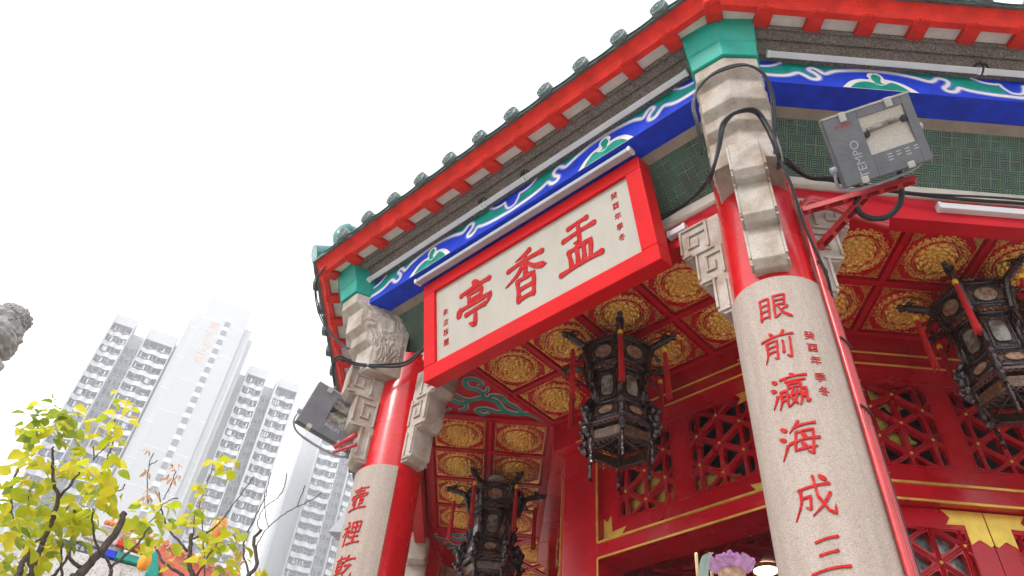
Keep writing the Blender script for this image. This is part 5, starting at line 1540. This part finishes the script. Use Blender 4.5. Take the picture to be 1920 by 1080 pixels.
B2 = [
    ([(1085, 1080), (1062, 1010), (1070, 920), (1078, 840)], .030, .020, 0), ([(1050, 940), (1010, 890), (940, 800), (905, 700), (895, 600)], .016, .007, .2),
    ([(920, 650), (960, 570), (990, 490)], .006, .004, 0), ([(1078, 870), (1180, 830), (1260, 750), (1340, 640), (1430, 520)], .014, .004, -.2),
    ([(1030, 1080), (930, 1010), (890, 950), (865, 880)], .020, .010, .2), ([(1110, 1070), (1190, 940), (1240, 870)], .014, .007, .2), ([(1150, 1080), (1148, 960), (1140, 800), (1140, 760)], .009, .005, 0),
    ([(1400, 1080), (1445, 1010), (1425, 880), (1470, 822)], .026, .020, 0), ([(1400, 1060), (1372, 960), (1375, 880), (1430, 760), (1490, 640), (1510, 560), (1525, 500)], .015, .003, .2),
    ([(1465, 830), (1450, 780), (1470, 720), (1490, 690), (1560, 640), (1600, 580), (1615, 500)], .008, .0025, -.1), ([(1440, 920), (1475, 850), (1510, 805), (1600, 730), (1670, 690), (1760, 650), (1805, 615)], .009, .0025, .2),
    ([(1672, 690), (1695, 630), (1716, 570)], .004, .002, 0), ([(1510, 805), (1490, 730), (1490, 600)], .004, .002, 0), ([(832, 670), (826, 560), (838, 460), (862, 385)], .007, .003, 0), ([(838, 460), (880, 430)], .003, .002, 0),
    ([(905, 690), (960, 650), (1000, 640)], .003, .002, 0), ([(800, 870), (830, 800), (905, 700)], .008, .006, 0), ([(1108, 720), (1150, 600), (1200, 470)], .007, .003, 0), ([(1085, 860), (1100, 720)], .009, .006, 0),
]
C2 = [(810, 690, 32, 0, 1), (790, 740, 40, 0, 1.1), (870, 740, 36, 0, 1.1), (740, 850, 45, 0, 1.2), (860, 830, 65, 0, 1.2), (930, 680, 20, 0, 1), (930, 800, 40, 0, .9), (780, 870, 50, 0, 1), (900, 920, 55, 0, .9), (980, 1010, 45, 0, 1.1), (1085, 700, 52, 0, 1.4), (1110, 740, 40, 0, 1.1), (1115, 580, 34, 1, 1.6),
      (1238, 435, 36, 1, 1.8), (1300, 465, 34, 1, 1.8), (1200, 870, 80, 0, 1.2), (1270, 830, 50, 0, 1.1), (1330, 890, 60, 0, 1.1), (1290, 980, 60, 0, 1), (1180, 960, 60, 0, .9), (1050, 870, 50, 0, .9), (1260, 1000, 50, 0, .9), (1330, 1020, 50, 1, .9), (1460, 1045, 28, 1, 1.2), (1080, 800, 36, 0, .8),
      (990, 470, 30, 3, 1.6), (975, 520, 34, 3, 1.8), (940, 560, 30, 3, 1.4), (860, 590, 26, 3, 1.3), (840, 370, 14, 3, 1.2), (825, 490, 14, 3, 1), (820, 640, 18, 3, 1), (1060, 780, 24, 3, 1.2), (1350, 960, 40, 3, 1.3), (640, 740, 20, 3, .5), (950, 960, 40, 3, 1), (1130, 900, 40, 3, .8)]
tree('leafier tree at the far left edge, large yellow-green leaves, thick cut stub', B1, C1, 6.6, 21)
tree('sparser tree nearer the pavilion, small yellow clusters and bare grey twigs', B2, C2, 7.4, 22)

# ------------------------------------------------------------------ carved stone finial at the left edge
ST = empty('stone_statue', ath(-30, 700, 7.0)); tag(ST, 'grey carved stone lion with a curly mane at the left edge, cut by the frame', 'statue')
bm = bmesh.new(); r_ = random.Random(9)
c0 = ath(-30, 700, 7.0)
def P7(u, v, d=7.0): return ath(u, v, d) - c0
for (u, v, ru, rv) in ((-4, 604, 28, 18), (22, 599, 23, 19), (-30, 632, 40, 30), (2, 624, 26, 24), (-80, 690, 46, 44), (-16, 644, 24, 26)):
    tmp = bmesh.new(); bmesh.ops.create_icosphere(tmp, subdivisions=5, radius=1)
    k = 7.0 / 1445 * 1.27
    for q in tmp.verts:
        n_ = mnoise.fractal(q.co * 3.2 + V((u, v, 0)), .9, 2.2, 4) * .17 + .05 * abs(sin(q.co.z * 11 + 2.5 * q.co.x))
        q.co *= 1 + n_
    add_bm(bm, tmp, Matrix.Translation(P7(u, v)) @ Matrix.Diagonal((ru * k, ru * k, rv * k, 1)))
k = 7.0 / 1445 * 1.27
for i in range(260):     # curls of the mane
    a = r_.uniform(0, 2 * pi); b = r_.uniform(-1, 1)
    cu_, cv_, R1_, R2_ = ((22, 599, 23, 19) if i % 3 else (-4, 604, 28, 18))
    p = P7(cu_, cv_) + V((R1_ * k * cos(a) * sqrt(1 - b * b), R1_ * k * sin(a) * sqrt(1 - b * b), R2_ * k * b))
    t1 = V((r_.gauss(0, 1), r_.gauss(0, 1), r_.gauss(0, 1))).normalized(); t2 = t1.orthogonal().normalized()
    rr = r_.uniform(.016, .026)
    tube(bm, [p + (t1 * cos(u_ * .9) + t2 * sin(u_ * .9)) * rr * (1 - u_ / 9) for u_ in range(8)], .0075, 5)
o = new_obj('lion_body', bm, 'statue', ST, smooth='all')
bm = bmesh.new(); box(bm, -.42, .12, -.3, .3, -(c0.z), -.35)
new_obj('pedestal', bm, 'stonewall', ST)
ST.location = c0

# ------------------------------------------------------------------ temple gateway behind the trees
GD = 15.0
def gp(u, v, d=GD): return ath(u, v, d)
GT = empty('temple_gate', V((gp(200, 1040).x, gp(200, 1040).y, 0))); tag(GT, 'granite temple gateway with dark name board and orange glazed ridge, behind the trees', 'gate')
GO = GT.location.copy()
gx = (gp(270, 1072) - gp(120, 1072)); gx.z = 0; gx.normalize(); gy = V((-gx.y, gx.x, 0))
def gmat(p): return Matrix(((gx.x, gy.x, 0, p.x - GO.x), (gx.y, gy.y, 0, p.y - GO.y), (0, 0, 1, p.z), (0, 0, 0, 1)))
pt = gp(200, 1048); zs = pt.z
bm = bmesh.new(); Mg = gmat(V((pt.x, pt.y, 0)))
box(bm, -1.7, .66, 0, 1.2, 0, zs, 0, Mg); box(bm, -.55, .30, -.03, 0, .3, zs - .12, 0, Mg); new_obj('stone_wall', bm, 'stonewall', GT, bevel=.012)
bm = bmesh.new(); box(bm, -.80, -.10, .05, .10, zs + .005, zs + .155, 0, Mg); nb = new_obj('name_board', bm, 'grey_dark', GT)
bm = bmesh.new()
for i, ch in enumerate('盂香亭前'):
    add_bm(bm, text_bm(ch, .085, .004, 0), Mg @ Matrix.Translation((-.52 + i * .10, .046, zs + .08)) @ Matrix.Rotation(pi / 2, 4, 'X'))
new_obj('board_lettering', bm, 'batten', nb)
bm = bmesh.new(); box(bm, -.62, .16, .03, .9, zs + .165, zs + .24, 0, Mg); box(bm, -.50, .20, -.02, .8, zs + .245, zs + .50, 0, Mg); new_obj('grey_beam', bm, 'stonewall', GT, bevel=.012)
bm = bmesh.new(); box(bm, .12, .58, -.06, .30, zs + .03, zs + .15, 0, Mg); new_obj('teal_bracket', bm, 'teal', GT, bevel=.015)
bm = bmesh.new(); box(bm, -.09, .11, -.03, .2, zs + .03, zs + .15, 0, Mg); new_obj('blue_bracket', bm, 'blue', GT, bevel=.01)
bm = bmesh.new()
tube(bm, [Mg @ V((-.28, -.03, zs + .56)), Mg @ V((0, -.03, zs + .565)), Mg @ V((.25, -.03, zs + .55)), Mg @ V((.5, -.03, zs + .50))], .045, 10)
for i in range(9): lathe(bm, [(.001, -.03), (.03, -.025), (.036, 0), (.03, .025), (.001, .03)], 10, 0, Mg @ Matrix.Translation((-.26 + i * .085, -.08, zs + .53)) @ Matrix.Rotation(pi / 2, 4, 'X'), cap=False)
for (x, z, h, w) in ((-.24, .58, .12, .08), (-.10, .58, .08, .06), (.05, .58, .07, .05), (.22, .56, .30, .11), (.40, .54, .16, .07), (.52, .50, .10, .05)):
    pts = smooth_path([(x, 0, zs + z), (x + w * .8, 0, zs + z + h * .5), (x + w * .3, 0, zs + z + h)], 4)
    tube(bm, [Mg @ p for p in pts], [.036 * (1 - j / (len(pts) + 1)) for j in range(len(pts))], 7)
new_obj('orange_ridge', bm, 'orange', GT, smooth=True)
bm = bmesh.new()
for i in range(10): tube(bm, [Mg @ V((.10 + i * .065, -.16 - (i % 2) * .02, zs + .36 - i * .014)), Mg @ V((.10 + i * .065, .4, zs + .48 - i * .014))], .033, 8)
new_obj('tile_row', bm, 'orange', GT, smooth=True)
bm = bmesh.new(); box(bm, .02, .70, -.12, .0, .235, .305, 0, Mg @ Matrix.Translation((0, 0, zs)) @ Matrix.Rotation(radians(5), 4, 'Y')); new_obj('red_eave', bm, 'red_eave', GT)
# lower wing with coral eave
GW = empty('temple_wing', V((gp(310, 1080, 13.5).x, gp(310, 1080, 13.5).y, 0))); tag(GW, 'low temple building with coral red eave and orange tiles, behind the right-hand tree', 'building')
GO = GW.location.copy(); pt = gp(300, 1062, 13.5); Mg = gmat(V((pt.x, pt.y, 0))); z2 = pt.z
bm = bmesh.new(); prism(bm, [(-.20, z2 + .14), (-.12, z2 + .26), (1.5, z2 - .02), (1.5, z2 - .40), (.1, z2 - .18)], -.1, .5, 'xz', 0, Mg); new_obj('coral_eave', bm, 'coral', GW, bevel=.02)
bm = bmesh.new(); prism(bm, [(-.20, z2 + .12), (-.13, z2 + .15), (.02, z2 - .15), (-.03, z2 - .3), (-.16, z2 - .2)], -.16, .1, 'xz', 0, Mg); new_obj('teal_corner', bm, 'teal', GW, bevel=.02)
bm = bmesh.new(); box(bm, -.1, 1.5, .3, 1.5, 0, z2 - .3, 0, Mg); new_obj('wall', bm, 'stonewall', GW)
bm = bmesh.new()
for i in range(14):
    x = -.05 + i * .11; zz = z2 + .30 - i * .019
    lathe(bm, [(.001, -.02), (.045, -.02), (.052, 0), (.045, .03), (.001, .03)], 12, 0, Mg @ Matrix.Translation((x, -.13, zz)) @ Matrix.Rotation(pi / 2, 4, 'X'), cap=False)
    tube(bm, [Mg @ V((x, -.1, zz)), Mg @ V((x, .9, zz + .30))], .045, 8)
new_obj('orange_tiles', bm, 'orange', GW, smooth=True)
def gourd(loc, R_, h, mat, label, name, cat):
    t = empty(name, loc); tag(t, label, cat)
    bm = bmesh.new(); n = 32
    prof = [(.001, -h), (R_ * .5, -h * .97), (R_ * .85, -h * .7), (R_, -h * .1), (R_ * .95, h * .4), (R_ * .7, h * .8), (R_ * .3, h * .98), (.001, h)]
    rings = []
    for r, z in prof: rings.append([bm.verts.new((r * (1 - .07 * abs(sin(k * pi * 5 / n))) * cos(2 * pi * k / n), r * (1 - .07 * abs(sin(k * pi * 5 / n))) * sin(2 * pi * k / n), z)) for k in range(n)])
    for A, B in zip(rings, rings[1:]):
        for k in range(n): bm.faces.new((A[k], A[(k + 1) % n], B[(k + 1) % n], B[k]))
    new_obj('lantern_cloth' if cat == 'lantern' else 'finial_bulb', bm, mat, t, smooth='all')
    bm = bmesh.new(); lathe(bm, [(R_ * .35, h * .95), (R_ * .38, h * 1.08), (R_ * .3, h * 1.12)], 16); lathe(bm, [(R_ * .35, -h * 1.08), (R_ * .38, -h * .95)], 16)
    tube(bm, [(0, 0, h), (0, 0, h * 1.6)], .008, 6)
    new_obj('rim', bm, 'gold_trim', t)
gourd(gp(271, 1054, 13.0), .095, .125, 'orange_bright', 'bright orange ribbed lantern between the granite gateway and the coral eave', 'cloth_lantern', 'lantern')
# orange capsule finial
FN = empty('roof_finial', gp(411, 990, 13.2)); tag(FN, 'pale orange rounded finial rising above the right-hand tree leaves', 'finial')
bm = bmesh.new(); lathe(bm, [(.001, .17), (.08, .155), (.115, .10), (.125, 0), (.12, -.14), (.10, -.20), (.15, -.24), (.001, -.26)], 20, 0, cap=False)
new_obj('finial_body', bm, 'orange', FN, smooth=True)

# ------------------------------------------------------------------ residential towers
def tower_panel(bm, x0, x1, y, z0, z1, t=.12, mi=0): box(bm, x0, x1, y - t, y, z0, z1, mi)
def flat_unit(w, seed):
    """one storey of two flats: slab edge, wavy parapet, party wall, windows, laundry. local x centred, y=0 front, +y deep, z=0 floor"""
    r_ = random.Random(seed); bm = bmesh.new(); fh = 2.75; d = 1.5
    box(bm, -w / 2, w / 2, .05, d, -.16, 0, 1)
    # parapet with stepped/wavy plan
    n = 12; pts = []
    for i in range(n + 1):
        x = -w / 2 + w * i / n; yy = -.28 - .22 * cos(2 * pi * (i / n) * 2 + .4)
        pts.append((x, yy))
    for (xa, ya), (xb, yb) in zip(pts, pts[1:]):
        vs = [bm.verts.new(p) for p in ((xa, ya, -.16), (xb, yb, -.16), (xb, yb, .95), (xa, ya, .95))]; f = bm.faces.new(vs); f.material_index = 2
        vs = [bm.verts.new(p) for p in ((xa, ya, -.16), (xb, yb, -.16), (xb, .06, -.16), (xa, .06, -.16))]; f = bm.faces.new(vs); f.material_index = 1
        vs = [bm.verts.new(p) for p in ((xa, ya, .95), (xb, yb, .95), (xb, yb + .1, .95), (xa, ya + .1, .95))]; f = bm.faces.new(vs); f.material_index = 0
    box(bm, -.07, .07, -.1, d, 0, fh - .16, 0)
    box(bm, -w / 2, w / 2, d, d + .1, 0, fh, 2)
    for s in (-1, 1):
        cx = s * w / 4
        for j in range(2):
            wx = cx + (j - .5) * w * .2
            box(bm, wx - w * .075, wx + w * .075, d - .06, d - .005, .9 if j else .1, 2.2, 3)
            box(bm, wx - .03, wx + .03, d - .09, d - .061, .9, 2.2, 0)
        if r_.random() < .8:
            x = cx + r_.uniform(-.3, .3); box(bm, x - .35, x + .35, -.05, .35, 1.2, 1.65, 0)
        for q in range(r_.randint(1, 4)):
            x = cx + r_.uniform(-w * .17, w * .17); mi = r_.choice((4, 6, 6, 3, 3, 6, 4, 2, 2, 5)) if r_.random() < .75 else 2
            box(bm, x - .14, x + .14, -.45, -.41, 1.15 - r_.uniform(0, .2), 2.15, mi)
        for q in range(5):
            x = cx + (q - 2) * w * .085; box(bm, x - .02, x + .02, -.12, -.08, .95, 2.5, 0)
        tube(bm, [(cx - w * .2, -.43, 2.2), (cx + w * .2, -.43, 2.2)], .03, 4, 3)
    return bm
UM = ['conc', 'soffit', 'conc3', 'glass_far', 'cloth_blue', 'cloth_red', 'cloth_dark']
unit_cache = {}
def unit_mesh(w, v):
    k = (round(w, 2), v)
    if k not in unit_cache:
        b = flat_unit(w, v * 13 + int(w * 10)); me = bpy.data.meshes.new('flat_balcony')
        bmesh.ops.recalc_face_normals(b, faces=b.faces); b.to_mesh(me); b.free()
        for m in UM: me.materials.append(M[m])
        unit_cache[k] = me
    return unit_cache[k]
def stair_unit(w, seed):
    r_ = random.Random(seed); bm = bmesh.new()
    box(bm, -w / 2, w / 2, 0, .1, 0, 2.75, 1)
    for i in range(3):
        x = -w / 2 + w * (i + .5) / 3; hh = r_.uniform(.9, 1.5); z = .6 + r_.uniform(-.1, .2)
        box(bm, x - w * .10, x + w * .10, -.04, 0, z, z + hh, 3)
        box(bm, x - w * .12, x + w * .12, -.30, -.01, z + hh + .12, z + hh + .2, 2)
        if r_.random() < .6: box(bm, x - w * .09, x + w * .05, -.35, -.02, z - .4, z - .05, 0)
        tube(bm, [(x + w * .14, -.06, 0), (x + w * .14, -.06, 2.75)], .05, 4, 0)
    box(bm, -w / 2, w / 2, -.10, 0, -.05, .08, 2)
    return bm
stair_cache = {}
def stair_mesh(w, v):
    k = (round(w, 2), v)
    if k not in stair_cache:
        b = stair_unit(w, v); me = bpy.data.meshes.new('service_window')
        bmesh.ops.recalc_face_normals(b, faces=b.faces); b.to_mesh(me); b.free()
        for m in ('conc', 'conc2', 'conc3', 'glass_far'): me.materials.append(M[m])
        stair_cache[k] = me
    return stair_cache[k]
def tower(name, label, az, D, rot, cols, zlo, nflo, white_blocks, group):
    a = radians(az); loc = V((CAM.x + D * sin(a), CAM.y + D * cos(a), 0))
    t = empty(name, loc, -a + rot); tag(t, label, 'tower block', group)
    fh = 2.75; r_ = random.Random(int(D))
    for (kind, xc, w, y, top) in cols:
        for f in range(nflo):
            z = top - fh * (f + 1)
            if z < zlo: break
            me = unit_mesh(w, r_.randint(0, 4)) if kind == 'flat' else stair_mesh(w, r_.randint(0, 3))
            o = bpy.data.objects.new('flat_balcony' if kind == 'flat' else 'service_window', me); COL.objects.link(o); o.parent = t
            o.location = (xc, y, z)
    return t
D1 = 160
TW = tower('tower_block', 'white residential tower with red vertical lettering and stepped balcony wings, left', -25.6, D1, 0,
           [('flat', -19.5, 4.1, 1.2, 105), ('stair', -15.8, 2.9, 3.4, 102.5), ('flat', -11.2, 5.8, 1.2, 103.6), ('flat', 10.9, 4.1, 1.2, 103.6), ('stair', 14.3, 2.5, 3.4, 101.5), ('flat', 18.3, 4.6, 1.2, 103)], 55, 18, None, 'residential tower blocks')
bm = bmesh.new()
# wings as solid masses behind the balconies, with white flank walls
def wing(x0, x1, y0, y1, z1): box(bm, x0, x1, y0, y1, 0, z1, 0)
wing(-21.7, -8.1, 4.4, 17, 106.2); wing(8.6, 20.8, 4.4, 17, 104.4)
for x0, x1, zt in ((-21.9, -21.56, 106.5), (-17.43, -17.2, 106.0), (-14.35, -14.12, 104.8), (-8.28, -8.05, 104.6), (8.6, 8.83, 104.6), (12.97, 13.2, 104.6), (15.6, 16.0, 104.2), (20.62, 20.95, 104.2)):
    box(bm, x0, x1, .2, 4.4, 0, zt, 0)
box(bm, -21.9, -17.2, .4, 4.4, 105.0, 107.3, 0); box(bm, -14.35, -8.05, .4, 4.4, 103.65, 106.6, 0); box(bm, 8.6, 13.2, .4, 4.4, 103.65, 106, 0); box(bm, 15.6, 20.95, .4, 4.4, 103.05, 105.2, 0)
box(bm, -17.2, -14.35, 3.5, 4.4, 102.5, 104.9, 0); box(bm, 13.2, 15.6, 3.5, 4.4, 101.5, 104, 0)
new_obj('wing_walls', bm, 'conc', TW)
bm = bmesh.new()
box(bm, -7.0, 6.2, -1.0, 18, 0, 113.8, 0); box(bm, -5.2, 4.4, -1.6, 15, 0, 118.5, 0)
box(bm, -7.6, 7.2, .2, 17, 0, 112.2, 0); box(bm, -8.04, -7.61, 1.4, 17, 0, 105, 0); box(bm, 7.21, 8.59, 2.2, 17, 0, 104, 0)
box(bm, -4.0, 3.4, 2, 12, 118.5, 121.5, 0)
new_obj('main_shaft', bm, 'conc', TW)
bm = bmesh.new()
for z in (112.5, 104.2, 96, 87.8, 79.5, 71.2, 63):
    box(bm, -5.2, 4.4, -1.63, -1.601, z, z + .14, 0); box(bm, -7.0, -5.21, -1.03, -1.001, z - 3, z - 2.8, 0)
    for q in range(2): box(bm, 4.9, 6.0, -1.03, -1.001, z - 4 * q, z - 4 * q + .12, 0)
box(bm, -5.23, -5.2, -1.63, -1.0, 0, 118, 0)
for x in (-6.1, -5.6, 5.0, 5.95): box(bm, x, x + .1, -1.03, -1.001, 40, 108, 0)
new_obj('panel_joints', bm, 'joint', TW)
bm0 = bmesh.new(); box(bm0, -.62, .62, -.05, .0, 0, 1.35, 0); box(bm0, -.75, .75, -.04, .0, 1.36, 2.2, 2)
for q in range(-2, 3): box(bm0, q * .24 - .02, q * .24 + .02, -.08, -.051, 0, 1.35, 1)
w0 = new_obj('stair_window', bm0, ['glass_far', 'conc', 'joint'], TW); w0.location = (.35, -1.605, 112.2)
for i in range(1, 23):
    o = inst(w0); o.location = (.35, -1.605, 112.2 - i * 2.75 * .94)
bm = bmesh.new()
for i, ch in enumerate('黃大仙上邨'):
    add_bm(bm, text_bm(ch, 2.1, .03, .03), Matrix.Translation((-2.35, -1.65, 111.5 - i * 2.45)) @ Matrix.Rotation(pi / 2, 4, 'X'))
new_obj('estate_name', bm, 'signred_far', TW)
D2 = 183
T2 = tower('tower_block', 'second residential tower, plain white flank wall and balconies, just left of the pavilion column', -14.2, D2, radians(8),
           [('flat', -.55, 5.2, 0, 108), ('stair', 3.7, 2.7, 2.6, 108), ('flat', 8.0, 5.0, 0, 106)], 55, 20, None, 'residential tower blocks')
bm = bmesh.new()
box(bm, -3.4, 12, 4.4, 22, 0, 109, 0)
for x in (-3.45, 2.15, 5.1, 10.6): box(bm, x - .14, x + .14, -.3, 4.4, 0, 109, 0)
box(bm, -7.6, -3.6, 3.0, 22, 0, 110, 0)
new_obj('flank_wall', bm, 'conc', T2)
w1 = None
for i in range(16):
    bm = bmesh.new(); box(bm, -.12, .12, -.03, 0, 0, .9, 0)
    if w1 is None: w1 = new_obj('slit_window', bm, 'conc2', T2); w1.location = (-5.4, 2.995, 104)
    else: bm.free(); o = inst(w1); o.location = (-5.4, 2.995, 104 - i * 2.75)

# ------------------------------------------------------------------ air
mh = bpy.data.materials.new('haze_air'); mh.use_nodes = True; nth = mh.node_tree
nth.nodes.remove(nth.nodes['Principled BSDF'])
pv = nth.nodes.new('ShaderNodeVolumePrincipled'); pv.inputs['Density'].default_value = HAZE; pv.inputs['Color'].default_value = (.97, .98, 1, 1); pv.inputs['Anisotropy'].default_value = 0
nth.links.new(pv.outputs[0], nth.nodes['Material Output'].inputs['Volume'])
M['haze_air'] = mh
if HAZE > 0:
    bm = bmesh.new(); box(bm, -330, 330, -330, 330, -1.3, 128)
    hz = new_obj('haze', bm, 'haze_air'); tag(hz, None, None, kind='stuff')

# ------------------------------------------------------------------ light
SC.world = bpy.data.worlds.new('World'); SC.world.use_nodes = True
nt = SC.world.node_tree; bg = nt.nodes['Background']
sky = nt.nodes.new('ShaderNodeTexSky'); sky.sky_type = 'NISHITA'; sky.sun_disc = False
SUN_AZ = radians(-58); SUN_EL = radians(38)     # azimuth from +Y towards +X (negative: left of view)
sky.sun_elevation = SUN_EL; sky.sun_rotation = SUN_AZ; sky.air_density = 1.0; sky.dust_density = 4.0; sky.ozone_density = 1.0
hs = nt.nodes.new('ShaderNodeHueSaturation'); hs.inputs['Saturation'].default_value = .10; hs.inputs['Value'].default_value = 1.0
mx = nt.nodes.new('ShaderNodeMixRGB'); mx.inputs[0].default_value = .65; mx.inputs[2].default_value = (15, 15.2, 15.6, 1)
nt.links.new(sky.outputs[0], hs.inputs['Color']); nt.links.new(hs.outputs[0], mx.inputs[1]); nt.links.new(mx.outputs[0], bg.inputs[0])
bg.inputs[1].default_value = .12
ld = bpy.data.lights.new('sun', 'SUN'); ld.energy = 1.5; ld.angle = radians(12); ld.color = (1, .96, .9)
lo = bpy.data.objects.new('sun', ld); COL.objects.link(lo)
SDIR = radians(-138)
sd = V((sin(SDIR) * cos(SUN_EL), cos(SDIR) * cos(SUN_EL), sin(SUN_EL)))
sky.sun_rotation = SDIR
lo.rotation_euler = (-sd).to_track_quat('-Z', 'Y').to_euler()

# ------------------------------------------------------------------ camera object
cd = bpy.data.cameras.new('camera'); co_ = bpy.data.objects.new('camera', cd); COL.objects.link(co_)
cd.sensor_fit = 'HORIZONTAL'; cd.sensor_width = 36; cd.lens = FPX / 1920 * 36
cd.shift_x = -(CX - 960) / 1920; cd.shift_y = (CY - 540) / 1920
cd.clip_start = .05; cd.clip_end = 3000
co_.matrix_world = Matrix(((CR.x, CU.x, -CF.x, CAM.x), (CR.y, CU.y, -CF.y, CAM.y), (CR.z, CU.z, -CF.z, CAM.z), (0, 0, 0, 1)))
SC.camera = co_
SC.view_settings.view_transform = 'Standard'; SC.view_settings.look = 'None'; SC.view_settings.gamma = 1
SC.view_settings.exposure = .72
